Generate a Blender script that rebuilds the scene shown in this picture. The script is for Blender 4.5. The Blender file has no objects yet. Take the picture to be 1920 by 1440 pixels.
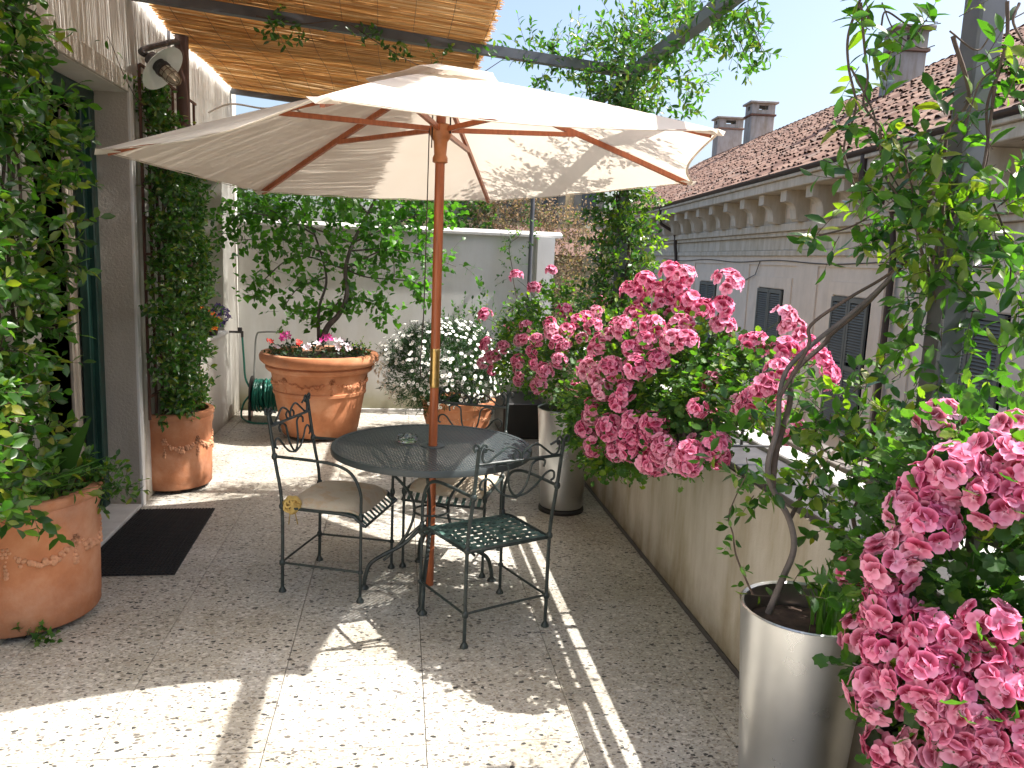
import bpy, math, random
import numpy as np
from mathutils import Matrix, Vector
rng = np.random.default_rng(7); random.seed(7)
SC = bpy.context.scene; COL = SC.collection
PI = math.pi
# ---------------------------------------------------------------- camera, sky, sun, exposure
FPX, PPX, PPY, CAMH = 1493.0, 960.0, 720.0, 1.68
AX = np.array([[0.99, 0.018, 0.142], [-0.137, -0.161, 0.977], [0.04, -0.987, -0.157]])
_y = np.array([(750 - PPX) / FPX, (474 - PPY) / FPX, 1.0]); _y /= np.linalg.norm(_y)
_h = np.array([(1750 - PPX) / FPX, (515 - PPY) / FPX, 1.0])
_z = np.cross(_h, _y); _z /= np.linalg.norm(_z)
if _z[1] > 0: _z = -_z
_x = np.cross(_y, _z)
AX = np.array([_x, _y, _z])                       # world axes expressed in camera axes (right, down, forward)
cam = bpy.data.cameras.new('camera'); camo = bpy.data.objects.new('camera', cam); COL.objects.link(camo)
cam.sensor_width = 36; cam.lens = 36 * FPX / 1920; cam.clip_start = 0.05; cam.clip_end = 900
B = AX @ np.diag([1, -1, -1])                     # columns: camera right, up, back in world
m4 = np.eye(4); m4[:3, :3] = B; m4[2, 3] = CAMH
camo.matrix_world = Matrix(m4.tolist()); SC.camera = camo
SUN = np.array([0.69, -0.08, 1.0]); SUN /= np.linalg.norm(SUN)
W = bpy.data.worlds.new('World'); SC.world = W; W.use_nodes = True
wn = W.node_tree.nodes; wl = W.node_tree.links
sky = wn.new('ShaderNodeTexSky'); sky.sky_type = 'NISHITA'; sky.sun_disc = False
sky.sun_elevation = math.asin(SUN[2]); sky.sun_rotation = math.atan2(SUN[0], SUN[1])
sky.air_density = 1.0; sky.dust_density = 4.6; sky.ozone_density = 1.0; sky.altitude = 100
wl.new(sky.outputs[0], wn['Background'].inputs[0]); wn['Background'].inputs[1].default_value = 0.14
sl = bpy.data.lights.new('sun', 'SUN'); sl.energy = 5.0; sl.angle = math.radians(0.5); sl.color = (1, 0.96, 0.90)
so = bpy.data.objects.new('sun', sl); COL.objects.link(so); so.location = (6, -1, 9)
so.rotation_euler = Vector(SUN.tolist()).to_track_quat('Z', 'Y').to_euler()
SC.view_settings.view_transform = 'Standard'; SC.view_settings.look = 'None'
SC.view_settings.exposure = 1.12; SC.view_settings.gamma = 1
SC.cycles.use_denoising = True; SC.cycles.max_bounces = 7; SC.cycles.diffuse_bounces = 4
SC.cycles.glossy_bounces = 3; SC.cycles.transmission_bounces = 5; SC.cycles.transparent_max_bounces = 8
SC.cycles.sample_clamp_indirect = 6; SC.cycles.caustics_reflective = False; SC.cycles.caustics_refractive = False

# ---------------------------------------------------------------- measuring helper: where a sight line meets a plane of the place
def at(x, y, ax, val):
    r = AX @ np.array([(x - PPX) / FPX, (y - PPY) / FPX, 1.0]); o = np.array([0, 0, CAMH])
    return o + (val - o[ax]) / r[ax] * r
def pxof(P):
    c = (np.asarray(P) - np.array([0, 0, CAMH])) @ AX
    return PPX + FPX * c[..., 0] / c[..., 2], PPY + FPX * c[..., 1] / c[..., 2], c[..., 2]

# ---------------------------------------------------------------- materials
MATS = {}
class NT:
    def __init__(s, name):
        s.m = bpy.data.materials.new(name); s.m.use_nodes = True; s.t = s.m.node_tree
        s.n = s.t.nodes; s.b = s.n['Principled BSDF']; s.out = s.n['Material Output']; MATS[name] = s.m
    def new(s, typ, **kw):
        n = s.n.new(typ)
        for k, v in kw.items():
            if k.startswith('i_'): n.inputs[int(k[2:]) if k[2:].isdigit() else k[2:].replace('_', ' ')].default_value = v
            else: setattr(n, k, v)
        return n
    def l(s, a, b): s.t.links.new(a, b)
    def pos(s, sc=(1, 1, 1)):
        g = s.new('ShaderNodeNewGeometry'); mp = s.new('ShaderNodeMapping'); mp.inputs['Scale'].default_value = sc
        s.l(g.outputs['Position'], mp.inputs[0]); return mp.outputs[0]
    def noise(s, vec, scale, detail=4, rough=.55):
        n = s.new('ShaderNodeTexNoise'); n.inputs['Scale'].default_value = scale; n.inputs['Detail'].default_value = detail
        n.inputs['Roughness'].default_value = rough
        s.l(vec, n.inputs['Vector']); return n.outputs['Fac']
    def ramp(s, fac, stops, interp='LINEAR'):
        r = s.new('ShaderNodeValToRGB'); cr = r.color_ramp; cr.interpolation = interp
        while len(cr.elements) < len(stops): cr.elements.new(.5)
        for e, (p, c) in zip(cr.elements, stops):
            e.position = p; e.color = (*c, 1) if len(c) == 3 else c
        s.l(fac, r.inputs[0]); return r.outputs[0]
    def mix(s, fac, a, b, typ='MIX'):
        n = s.new('ShaderNodeMix', data_type='RGBA', blend_type=typ)
        for v, i in ((fac, 0), (a, 6), (b, 7)):
            if hasattr(v, 'links'): s.l(v, n.inputs[i])
            else: n.inputs[i].default_value = v if i == 0 else ((*v, 1) if len(v) == 3 else v)
        return n.outputs[2]
    def math(s, op, a, b=0.0, c=0.0):
        n = s.new('ShaderNodeMath', operation=op)
        for i, v in enumerate((a, b, c)):
            if hasattr(v, 'links'): s.l(v, n.inputs[i])
            else: n.inputs[i].default_value = v
        return n.outputs[0]
    def bump(s, h, strength=.3, dist=.01):
        b = s.new('ShaderNodeBump'); b.inputs['Strength'].default_value = strength; b.inputs['Distance'].default_value = dist
        s.l(h, b.inputs['Height']); s.l(b.outputs[0], s.b.inputs['Normal']); return b.outputs[0]
    def col(s, c): s.l(c, s.b.inputs['Base Color'])
    def set(s, **kw):
        for k, v in kw.items(): s.b.inputs[k.replace('_', ' ')].default_value = v

def plain(name, c, rough=.6, metal=0, var=.12, scale=9, bump=0, bscale=60, spec=.5):
    t = NT(name); p = t.pos(); f = t.noise(p, scale)
    a = tuple(x * (1 - var) for x in c); b = tuple(min(1, x * (1 + var)) for x in c)
    t.col(t.ramp(f, [(.3, a), (.7, b)])); t.set(Roughness=rough, Metallic=metal); t.b.inputs['Specular IOR Level'].default_value = spec
    if bump: t.bump(t.noise(p, bscale, 3), bump, .004)
    return t.m

def m_terrazzo():
    t = NT('terrazzo'); p = t.pos()
    nz = t.new('ShaderNodeTexNoise'); nz.inputs['Scale'].default_value = 55; t.l(p, nz.inputs['Vector'])
    off = t.new('ShaderNodeVectorMath', operation='MULTIPLY_ADD'); t.l(nz.outputs['Color'], off.inputs[0]); off.inputs[1].default_value = (.016,) * 3; t.l(p, off.inputs[2])
    base = t.ramp(t.noise(p, 3.0, 5), [(.3, (.41, .395, .365)), (.7, (.50, .485, .45))])
    cur = base
    for sc, thr, stops in ((90, .45, [(0, (.62, .6, .54)), (.35, (.36, .32, .26)), (.6, (.5, .47, .4)), (.8, (.24, .21, .18)), (.93, (.10, .09, .085))]),
                           (45, .43, [(0, (.66, .64, .60)), (.26, (.40, .36, .31)), (.42, (.62, .60, .56)), (.60, (.24, .215, .19)), (.74, (.14, .13, .12)), (.86, (.05, .05, .05))])):
        v = t.new('ShaderNodeTexVoronoi'); v.inputs['Scale'].default_value = sc; v.inputs['Randomness'].default_value = 1
        mp = t.new('ShaderNodeMapping'); mp.inputs['Rotation'].default_value = (0, 0, sc); mp.inputs['Scale'].default_value = (1, 1.5, 1)
        t.l(off.outputs[0], mp.inputs[0]); t.l(mp.outputs[0], v.inputs['Vector'])
        sp = t.new('ShaderNodeSeparateColor'); t.l(v.outputs['Color'], sp.inputs[0])
        chip = t.ramp(sp.outputs[0], stops, 'CONSTANT')
        size = t.math('MULTIPLY_ADD', sp.outputs[1], .22, thr - .12)
        mask = t.math('LESS_THAN', v.outputs['Distance'], size)
        keep = t.math('GREATER_THAN', sp.outputs[2], .10 if sc == 90 else .35)
        cur = t.mix(t.math('MULTIPLY', mask, keep), cur, chip)
    dirt = t.ramp(t.noise(p, 1.3, 6, .65), [(.38, (.72, .68, .6)), (.62, (1, 1, 1))])
    cur = t.mix(.75, cur, dirt, 'MULTIPLY')
    oi = t.new('ShaderNodeObjectInfo'); cur = t.mix(1.0, cur, t.ramp(oi.outputs['Random'], [(0, (.90, .89, .87)), (1, (1, 1, 1))]), 'MULTIPLY')
    t.col(cur); t.l(t.ramp(t.noise(p, 6), [(.3, (.42,) * 3), (.7, (.62,) * 3)]), t.b.inputs['Roughness'])
    t.bump(t.noise(p, 220, 2), .12, .002)
m_terrazzo()
def m_stucco(name, c, rgh=1.0, stain=.25, bs=90):
    t = NT(name); p = t.pos(); pv = t.pos((1, 1, .22))
    f = t.noise(p, 2.2, 6, .6); g = t.noise(pv, 5, 5, .6)
    cc = t.ramp(f, [(.3, tuple(x * .86 for x in c)), (.7, c)])
    st = t.ramp(g, [(.35, tuple((1 - stain, 1 - stain * 1.15, 1 - stain * 1.5))), (.6, (1, 1, 1))])
    t.col(t.mix(.8, cc, st, 'MULTIPLY')); t.set(Roughness=.9)
    n1 = t.noise(p, bs, 4, .7); t.bump(n1, .55 * rgh, .006)
    return t
m_stucco('house_plaster', (.68, .66, .61), .7, .10)
m_stucco('rough_render', (.50, .46, .40), 2.2, .14, 55)
m_stucco('parapet_plaster', (.56, .52, .455), .5, .42)
m_stucco('white_plaster', (.70, .695, .68), .35, .12)
m_stucco('facade_plaster', (.82, .69, .56), .3, .08, 30)
m_stucco('facade_panel', (.84, .70, .56), .3, .07, 30)
m_stucco('facade_stone', (.68, .60, .49), .4, .28, 30)
m_stucco('ochre_plaster', (.60, .47, .27), .3, .2, 30)
m_stucco('chimney_render', (.40, .395, .38), .8, .35, 30)
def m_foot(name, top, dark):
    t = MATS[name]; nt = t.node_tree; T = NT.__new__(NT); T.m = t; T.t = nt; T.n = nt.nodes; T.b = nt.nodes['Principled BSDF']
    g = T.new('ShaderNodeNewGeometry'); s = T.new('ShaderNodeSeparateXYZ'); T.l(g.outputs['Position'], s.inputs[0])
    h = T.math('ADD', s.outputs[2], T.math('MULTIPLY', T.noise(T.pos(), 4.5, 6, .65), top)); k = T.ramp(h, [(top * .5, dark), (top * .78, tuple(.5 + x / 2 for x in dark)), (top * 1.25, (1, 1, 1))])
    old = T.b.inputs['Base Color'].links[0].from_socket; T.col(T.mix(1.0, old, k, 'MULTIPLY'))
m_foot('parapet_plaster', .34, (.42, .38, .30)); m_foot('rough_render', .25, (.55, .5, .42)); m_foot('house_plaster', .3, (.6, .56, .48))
def m_backwall():   # white plaster with a damp mossy foot
    t = m_stucco('damp_plaster', (.66, .655, .64), .35, .12)
    g = t.new('ShaderNodeNewGeometry'); s = t.new('ShaderNodeSeparateXYZ'); t.l(g.outputs['Position'], s.inputs[0])
    h = t.math('ADD', s.outputs[2], t.math('MULTIPLY', t.noise(t.pos(), 3.5, 5), .3))
    k = t.ramp(h, [(.12, (.30, .29, .17)), (.28, (.62, .60, .45)), (.5, (1, 1, 1))])
    old = t.b.inputs['Base Color'].links[0].from_socket
    t.col(t.mix(1.0, old, k, 'MULTIPLY'))
m_backwall()
def m_terracotta():
    t = NT('terracotta'); p = t.pos()
    a = t.ramp(t.noise(p, 4.5, 6, .6), [(.25, (.33, .12, .055)), (.5, (.48, .19, .085)), (.72, (.58, .29, .16))])
    w = t.ramp(t.noise(p, 2.1, 7, .7), [(.5, (0, 0, 0)), (.75, (1, 1, 1))])
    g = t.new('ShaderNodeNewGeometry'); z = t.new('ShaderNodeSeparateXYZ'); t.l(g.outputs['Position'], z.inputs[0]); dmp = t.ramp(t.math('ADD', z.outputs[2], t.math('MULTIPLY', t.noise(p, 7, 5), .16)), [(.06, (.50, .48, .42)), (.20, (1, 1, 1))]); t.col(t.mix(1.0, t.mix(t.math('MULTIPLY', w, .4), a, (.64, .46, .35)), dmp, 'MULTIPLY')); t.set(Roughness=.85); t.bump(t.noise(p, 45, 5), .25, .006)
m_terracotta()
plain('pale_terracotta', (.52, .26, .145), .85, 0, .25, 30, .5, 70)
def m_steel():
    t = NT('brushed_steel'); q = t.pos(); f = t.noise(q, 5, 3)
    t.col(t.ramp(t.noise(q, 5, 3), [(.25, (.52, .53, .53)), (.75, (.62, .63, .63))])); t.set(Metallic=1.0, Anisotropic=.5)
    t.l(t.ramp(t.noise(q, 9, 3, .5), [(.25, (.25,) * 3), (.75, (.36,) * 3)]), t.b.inputs['Roughness'])
m_steel()
def m_iron():
    t = NT('wrought_iron'); p = t.pos(); f = t.noise(p, 35, 5)
    t.col(t.ramp(f, [(.3, (.012, .018, .018)), (.62, (.03, .042, .040)), (.8, (.06, .10, .09))])); t.set(Roughness=.42); t.bump(f, .3, .003)
m_iron()
def m_verdi():
    t = NT('verdigris_iron'); p = t.pos(); f = t.noise(p, 22, 5)
    t.col(t.ramp(f, [(.3, (.02, .035, .032)), (.5, (.06, .12, .105)), (.75, (.13, .24, .20))])); t.set(Roughness=.45)
m_verdi()
plain('tabletop_iron', (.048, .058, .060), .45, 0, .12, 3, spec=.4)
plain('galvanized', (.11, .115, .13), .5, .4, .12, 14)
plain('painted_rail', (.16, .14, .125), .55, 0, .2, 10)
plain('slate_cap', (.055, .05, .047), .5, 0, .3, 10, .2)
plain('grey_coping', (.50, .49, .47), .8, 0, .12, 10, .3)
plain('pergola_steel', (.11, .115, .125), .5, .3, .15, 8)
plain('door_green', (.012, .045, .035), .35, 0, .2, 9)
plain('door_cream', (.42, .36, .29), .6, 0, .1, 9)
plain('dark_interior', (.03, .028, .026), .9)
plain('curtain', (.25, .23, .2), .9, 0, .15, 8)
plain('rust_trellis', (.085, .035, .022), .7, 0, .3, 14)
plain('brown_pipe', (.10, .055, .045), .45, .2, .15, 8)
plain('enamel_white', (.66, .70, .68), .25, 0, .05)
plain('lamp_metal', (.05, .045, .045), .5, .3, .3, 20)
plain('cage_brass', (.20, .14, .09), .45, .6, .2)
plain('doormat_rubber', (.010, .010, .011), .75, 0, .3, 30, .3, 200)
plain('soil', (.05, .03, .02), .95, 0, .5, 30, .8, 60)
plain('black_plastic', (.015, .014, .014), .5)  # black plastic of the planter box, pot bases and hose drum
plain('hose_green', (.012, .16, .115), .38, 0, .15, 12)
plain('reel_grey', (.22, .23, .22), .5)
plain('red_plastic', (.28, .03, .03), .45)
plain('hub_wood', (.40, .145, .05), .42, 0, .2, 20)
plain('brass', (.55, .36, .13), .3, .9, .15, 30)
plain('cord_dark', (.05, .035, .03), .8)
plain('cord_white', (.6, .58, .52), .8)
plain('bow_yellow', (.55, .38, .12), .8, 0, .15, 30)
plain('gutter_brown', (.05, .032, .026), .45, .2, .15, 6)
plain('shutter_grey', (.135, .135, .115), .6, 0, .12, 3)
plain('window_dark', (.012, .013, .015), .15)
plain('asphalt', (.06, .06, .06), .9, 0, .2, 1)
plain('window_bright', (.05, .07, .08), .1)
def m_wood():
    t = NT('umbrella_wood'); p = t.pos((8, 8, .7)); f = t.noise(p, 8, 6, .65)
    t.col(t.ramp(f, [(.3, (.26, .065, .022)), (.7, (.44, .13, .048))])); t.set(Roughness=.38)
m_wood()
def m_glass():
    t = NT('clear_glass'); t.set(Roughness=.03, IOR=1.45); t.b.inputs['Transmission Weight'].default_value = 1
    t.b.inputs['Base Color'].default_value = (.93, .97, .96, 1)
m_glass()
def m_lampglass():
    t = NT('frosted_glass'); t.set(Roughness=.3); t.b.inputs['Transmission Weight'].default_value = .35
    t.b.inputs['Base Color'].default_value = (.62, .55, .42, 1)
m_lampglass()
def m_canvas():
    t = NT('canvas'); p = t.pos()
    c = t.ramp(t.noise(p, 2.5, 5), [(.3, (.76, .71, .63)), (.7, (.81, .77, .70))])
    fine = t.noise(p, 260, 2); d = t.new('ShaderNodeBsdfDiffuse'); tr = t.new('ShaderNodeBsdfTranslucent')
    t.l(c, d.inputs[0]); t.l(t.mix(.8, c, (.86, .79, .72), 'MULTIPLY'), tr.inputs[0]); bp = t.new('ShaderNodeBump'); bp.inputs['Strength'].default_value = .15; bp.inputs['Distance'].default_value = .003
    t.l(t.math('ADD', fine, t.math('MULTIPLY', t.noise(p, 9, 3), 2.0)), bp.inputs['Height']); t.l(bp.outputs[0], d.inputs['Normal'])
    mx = t.new('ShaderNodeMixShader'); mx.inputs[0].default_value = .39
    t.l(d.outputs[0], mx.inputs[1]); t.l(tr.outputs[0], mx.inputs[2]); t.l(mx.outputs[0], t.out.inputs[0])
m_canvas()
def m_cushion():
    t = NT('cushion_fabric'); p = t.pos()
    f = t.noise(p, 14, 5, .6); g = t.noise(t.pos((3, 3, 3)), 7, 3)
    c = t.ramp(f, [(.35, (.52, .43, .31)), (.5, (.60, .52, .41)), (.62, (.55, .36, .20)), (.7, (.42, .40, .30))])
    t.col(t.mix(.45, c, (.56, .48, .37))); t.set(Roughness=.95); t.bump(t.noise(p, 160, 3), .3, .003)
m_cushion()
def m_reed():
    t = NT('reed'); g = t.new('ShaderNodeNewGeometry'); oi = t.new('ShaderNodeObjectInfo')
    r = t.math('FRACT', t.math('ADD', g.outputs['Random Per Island'], oi.outputs['Random']))
    c = t.ramp(r, [(0, (.56, .30, .11)), (.35, (.72, .46, .20)), (.65, (.82, .58, .29)), (.88, (.90, .75, .48)), (1, (.42, .18, .06))])
    c = t.mix(.5, c, t.ramp(t.noise(t.pos((.6, 8, 8)), 5, 4), [(.3, (.7, .62, .55)), (.7, (1, 1, 1))]), 'MULTIPLY')
    d = t.new('ShaderNodeBsdfDiffuse'); tr = t.new('ShaderNodeBsdfTranslucent'); t.l(c, d.inputs[0]); t.l(c, tr.inputs[0])
    mx = t.new('ShaderNodeMixShader'); mx.inputs[0].default_value = .5
    t.l(d.outputs[0], mx.inputs[1]); t.l(tr.outputs[0], mx.inputs[2]); t.l(mx.outputs[0], t.out.inputs[0])
m_reed()
def m_leaf(name, cols, rough=.42, trans=.42, tcol=(.75, 1.0, .18), spec=.5):
    t = NT(name); g = t.new('ShaderNodeNewGeometry'); oi = t.new('ShaderNodeObjectInfo')
    r = t.math('FRACT', t.math('ADD', g.outputs['Random Per Island'], oi.outputs['Random']))
    n = len(cols); c = t.ramp(r, [(i / (n - 1), x) for i, x in enumerate(cols)])
    p = t.pos(); c = t.mix(.5, c, t.ramp(t.noise(p, 45, 3), [(.3, (.72, .74, .7)), (.7, (1.0, 1.0, 1.0))]), 'MULTIPLY')
    t.col(c); t.set(Roughness=rough); t.b.inputs['Specular IOR Level'].default_value = spec
    tr = t.new('ShaderNodeBsdfTranslucent')
    bright = t.mix(1.0, c, tuple(tcol), 'MULTIPLY')
    hs = t.new('ShaderNodeHueSaturation'); hs.inputs['Value'].default_value = 3.0; t.l(bright, hs.inputs['Color']); t.l(hs.outputs[0], tr.inputs[0])
    mx = t.new('ShaderNodeMixShader'); mx.inputs[0].default_value = trans
    t.l(t.b.outputs[0], mx.inputs[1]); t.l(tr.outputs[0], mx.inputs[2]); t.l(mx.outputs[0], t.out.inputs[0])
    return t.m
m_leaf('leaf_jasmine', [(.020, .058, .013), (.030, .085, .017), (.048, .12, .022), (.06, .14, .024), (.085, .18, .03), (.20, .20, .03)], .28, .38)
m_leaf('leaf_dark', [(.02, .06, .014), (.032, .09, .02), (.05, .13, .026), (.06, .14, .03), (.16, .18, .03)], .28, .32)
m_leaf('leaf_tree', [(.045, .12, .022), (.065, .17, .03), (.10, .22, .04)], .34)
m_leaf('leaf_geranium', [(.025, .07, .016), (.042, .11, .022), (.065, .15, .03), (.10, .17, .03)], .55, .35)
m_leaf('leaf_lime', [(.09, .16, .02), (.13, .20, .025), (.18, .22, .03)], .5, .45)
m_leaf('leaf_ivy', [(.03, .07, .02), (.05, .11, .025), (.07, .15, .03)], .35)
m_leaf('leaf_dry', [(.16, .11, .07), (.23, .17, .12), (.30, .22, .15), (.13, .12, .05), (.10, .13, .04)], .7, .3, (1, .85, .6))
m_leaf('leaf_daisy', [(.018, .05, .02), (.03, .075, .028)], .55, .2, spec=.25)
m_leaf('leaf_blade', [(.05, .13, .03), (.09, .2, .045), (.12, .24, .06)], .4)
m_leaf('leaf_cyclamen', [(.02, .045, .02), (.03, .06, .025)], .5, .2)  # deep green of the cyclamen leaves themselves
plain('stem_green', (.045, .08, .025), .6, 0, .3, 20)
plain('bark', (.085, .058, .045), .85, 0, .35, 25, .6, 80)
plain('bark_grey', (.11, .092, .085), .8, 0, .3, 25, .6, 80)
def m_petal(name, edge, midc, blotch, white=(.85, .62, .70), trans=.35):
    t = NT(name); a = t.new('ShaderNodeAttribute', attribute_name='Col'); s = t.new('ShaderNodeSeparateColor'); t.l(a.outputs['Color'], s.inputs[0])
    oi = t.new('ShaderNodeObjectInfo'); g = t.new('ShaderNodeNewGeometry')
    r = t.math('FRACT', t.math('ADD', g.outputs['Random Per Island'], oi.outputs['Random']))
    base = t.mix(t.math('MULTIPLY_ADD', r, .6, .0), edge, midc)
    base = t.mix(t.math('MULTIPLY', t.math('POWER', oi.outputs['Random'], 2.0), .65), base, (.98, .58, .72)); base = t.mix(t.math('MULTIPLY', s.outputs[2], .75), base, white)
    c = t.mix(s.outputs[0], base, blotch); c = t.mix(s.outputs[1], c, tuple(x * .28 for x in blotch))
    t.col(c); t.set(Roughness=.6); t.b.inputs['Specular IOR Level'].default_value = .25
    tr = t.new('ShaderNodeBsdfTranslucent'); t.l(c, tr.inputs[0]); mx = t.new('ShaderNodeMixShader'); mx.inputs[0].default_value = trans
    t.l(t.b.outputs[0], mx.inputs[1]); t.l(tr.outputs[0], mx.inputs[2]); t.l(mx.outputs[0], t.out.inputs[0])
m_petal('petal_pink', (.97, .25, .50), (.95, .085, .29), (.40, .002, .04), (.98, .68, .82), .42)
plain('daisy_white', (.80, .80, .76), .7, 0, .04); plain('daisy_eye', (.30, .27, .12), .8)
plain('petal_orange', (.85, .20, .01), .6, 0, .2, 50); plain('petal_purple', (.10, .05, .30), .6, 0, .4, 50)
plain('petal_magenta', (.55, .03, .25), .6, 0, .2, 50); plain('petal_white', (.75, .66, .72), .6, 0, .1, 50); plain('petal_red', (.65, .03, .02), .6)
plain('pansy_foil', (.75, .28, .08), .5, 0, .2, 30)
def m_rooftile():
    t = NT('roof_clay'); p = t.pos(); g = t.new('ShaderNodeNewGeometry'); oi = t.new('ShaderNodeObjectInfo')
    r = t.math('FRACT', t.math('ADD', g.outputs['Random Per Island'], oi.outputs['Random']))
    c = t.ramp(r, [(0, (.13, .07, .05)), (.3, (.20, .11, .08)), (.6, (.26, .155, .11)), (.85, (.31, .20, .15)), (1, (.19, .14, .115))])
    t.col(t.mix(.6, c, t.ramp(t.noise(p, 3, 6), [(.35, (.7, .68, .66)), (.65, (1, 1, 1))]), 'MULTIPLY')); t.set(Roughness=.9)
    t.bump(t.noise(p, 30, 4), .4, .01)
m_rooftile()

# ---------------------------------------------------------------- mesh building
class MB:
    def __init__(s): s.v = []; s.f = []
    def add(s, vs, fs):
        n = len(s.v); s.v.extend([tuple(map(float, v)) for v in vs]); s.f.extend([tuple(i + n for i in f) for f in fs]); return s
    def box(s, a, b, bev=0.0):
        x0, y0, z0 = [min(p, q) for p, q in zip(a, b)]; x1, y1, z1 = [max(p, q) for p, q in zip(a, b)]
        if bev <= 0:
            vs = [(x, y, z) for z in (z0, z1) for y in (y0, y1) for x in (x0, x1)]
            return s.add(vs, [(0, 2, 3, 1), (4, 5, 7, 6), (0, 1, 5, 4), (2, 6, 7, 3), (0, 4, 6, 2), (1, 3, 7, 5)])
        vs = []; idx = {}
        for sx in (0, 1):
            for sy in (0, 1):
                for sz in (0, 1):
                    c = ((x0, x1)[sx], (y0, y1)[sy], (z0, z1)[sz]); d = (1 - 2 * sx, 1 - 2 * sy, 1 - 2 * sz)
                    for ax in range(3):
                        v = [c[k] + (0 if k == ax else d[k] * bev) for k in range(3)]; idx[(sx, sy, sz, ax)] = len(vs); vs.append(v)
        fs = []
        for ax in range(3):
            o = [k for k in range(3) if k != ax]
            for sd in (0, 1):
                q = []
                for a_, b_ in ((0, 0), (1, 0), (1, 1), (0, 1)):
                    k = [0, 0, 0]; k[ax] = sd; k[o[0]] = a_; k[o[1]] = b_; q.append(idx[(*k, ax)])
                flip = (sd == 0) ^ (ax == 1); fs.append(tuple(q[::-1]) if flip else tuple(q))
        for ax in range(3):
            o = [k for k in range(3) if k != ax]
            for a_ in (0, 1):
                for b_ in (0, 1):
                    q = []
                    for sd, fa in ((0, o[0]), (1, o[0]), (1, o[1]), (0, o[1])):
                        k = [0, 0, 0]; k[ax] = sd; k[o[0]] = a_; k[o[1]] = b_; q.append(idx[(*k, fa)])
                    fs.append(tuple(q))
        for sx in (0, 1):
            for sy in (0, 1):
                for sz in (0, 1): fs.append(tuple(idx[(sx, sy, sz, k)] for k in range(3)))
        return s.add(vs, fs)
    def tube(s, pts, r, n=8, cap=True, flat=None):
        P = np.array(pts, float); N = len(P)
        rr = np.full(N, r, float) if np.isscalar(r) else np.array(r, float)
        T = np.gradient(P, axis=0); T /= np.linalg.norm(T, axis=1)[:, None] + 1e-12
        up = np.array([0, 0, 1.]) if abs(T[0][2]) < .9 else np.array([1., 0, 0])
        a = np.cross(T[0], up); a /= np.linalg.norm(a); vs = []
        for i in range(N):
            a = a - T[i] * (a @ T[i]); a /= np.linalg.norm(a) + 1e-12; b = np.cross(T[i], a)
            for k in range(n):
                t = 2 * PI * k / n + (PI / n if n == 4 else 0)
                vs.append(P[i] + rr[i] * (math.cos(t) * a + math.sin(t) * b * (flat or 1)))
        fs = [(i * n + k, i * n + (k + 1) % n, (i + 1) * n + (k + 1) % n, (i + 1) * n + k) for i in range(N - 1) for k in range(n)]
        if cap: fs += [tuple(range(n))[::-1], tuple((N - 1) * n + k for k in range(n))]
        return s.add(vs, fs)
    def lathe(s, prof, c=(0, 0, 0), n=32, a0=0, a1=2 * PI, sx=1, sy=1):
        full = abs(a1 - a0 - 2 * PI) < 1e-6; m = n if full else n + 1; vs = []
        for r, z in prof:
            for k in range(m):
                t = a0 + (a1 - a0) * k / n; vs.append((c[0] + r * math.cos(t) * sx, c[1] + r * math.sin(t) * sy, c[2] + z))
        fs = []
        for i in range(len(prof) - 1):
            for k in range(n):
                k2 = (k + 1) % m; fs.append((i * m + k, i * m + k2, (i + 1) * m + k2, (i + 1) * m + k))
        return s.add(vs, fs)
    def prism(s, poly, h0, h1, ax=2, M=None):
        n = len(poly); vs = []
        for h in (h0, h1):
            for p in poly:
                v = [p[0], p[1]]; v.insert(ax, h); vs.append(v)
        if M is not None: vs = [M(v) for v in vs]
        return s.add(vs, [tuple(range(n))[::-1], tuple(range(n, 2 * n))] + [(k, (k + 1) % n, n + (k + 1) % n, n + k) for k in range(n)])
    def ball(s, c, r, n=10, m=6, sc=(1, 1, 1)):
        prof = [(math.sin(PI * i / m), -math.cos(PI * i / m)) for i in range(m + 1)]
        vs = []; 
        for a, z in prof:
            for k in range(n): t = 2 * PI * k / n; vs.append((c[0] + r * sc[0] * a * math.cos(t), c[1] + r * sc[1] * a * math.sin(t), c[2] + r * sc[2] * z))
        return s.add(vs, [(i * n + k, i * n + (k + 1) % n, (i + 1) * n + (k + 1) % n, (i + 1) * n + k) for i in range(m) for k in range(n)])
    def xf(s, fn): s.v = [tuple(fn(v)) for v in s.v]; return s

WL = {}
def wloc(o): return WL.get(o.name, np.zeros(3)) if o is not None else np.zeros(3)
def link(o, parent=None, loc=(0, 0, 0)):
    COL.objects.link(o); WL[o.name] = np.array(loc, float)
    if parent is not None: o.parent = parent; o.location = tuple(np.array(loc) - wloc(parent))
    else: o.location = tuple(loc)
    return o
def tagit(o, label=None, cat=None, group=None, kind=None):
    for k, v in (('label', label), ('category', cat), ('group', group), ('kind', kind)):
        if v: o[k] = v
    return o
def mesh_of(name, mb, mat, smooth=False, org=(0, 0, 0)):
    me = bpy.data.meshes.new(name); o = np.array(org, float)
    me.from_pydata([tuple(np.array(v) - o) for v in mb.v], [], mb.f); me.materials.append(MATS[mat]); me.validate()
    import bmesh
    bm = bmesh.new(); bm.from_mesh(me); bmesh.ops.recalc_face_normals(bm, faces=bm.faces); bm.to_mesh(me); bm.free()
    if smooth:
        me.polygons.foreach_set('use_smooth', [True] * len(me.polygons)); 
        try: me.set_sharp_from_angle(angle=math.radians(40))
        except Exception: pass
    return me
def obj(name, mb, mat, parent=None, smooth=False, loc=None, **tags):
    """world-coordinate mesh -> one object whose origin is its parent's (or loc)"""
    l = np.array(loc, float) if loc is not None else wloc(parent)
    o = bpy.data.objects.new(name, mesh_of(name, mb, mat, smooth, l)); link(o, parent, l); tagit(o, **tags); return o
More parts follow.
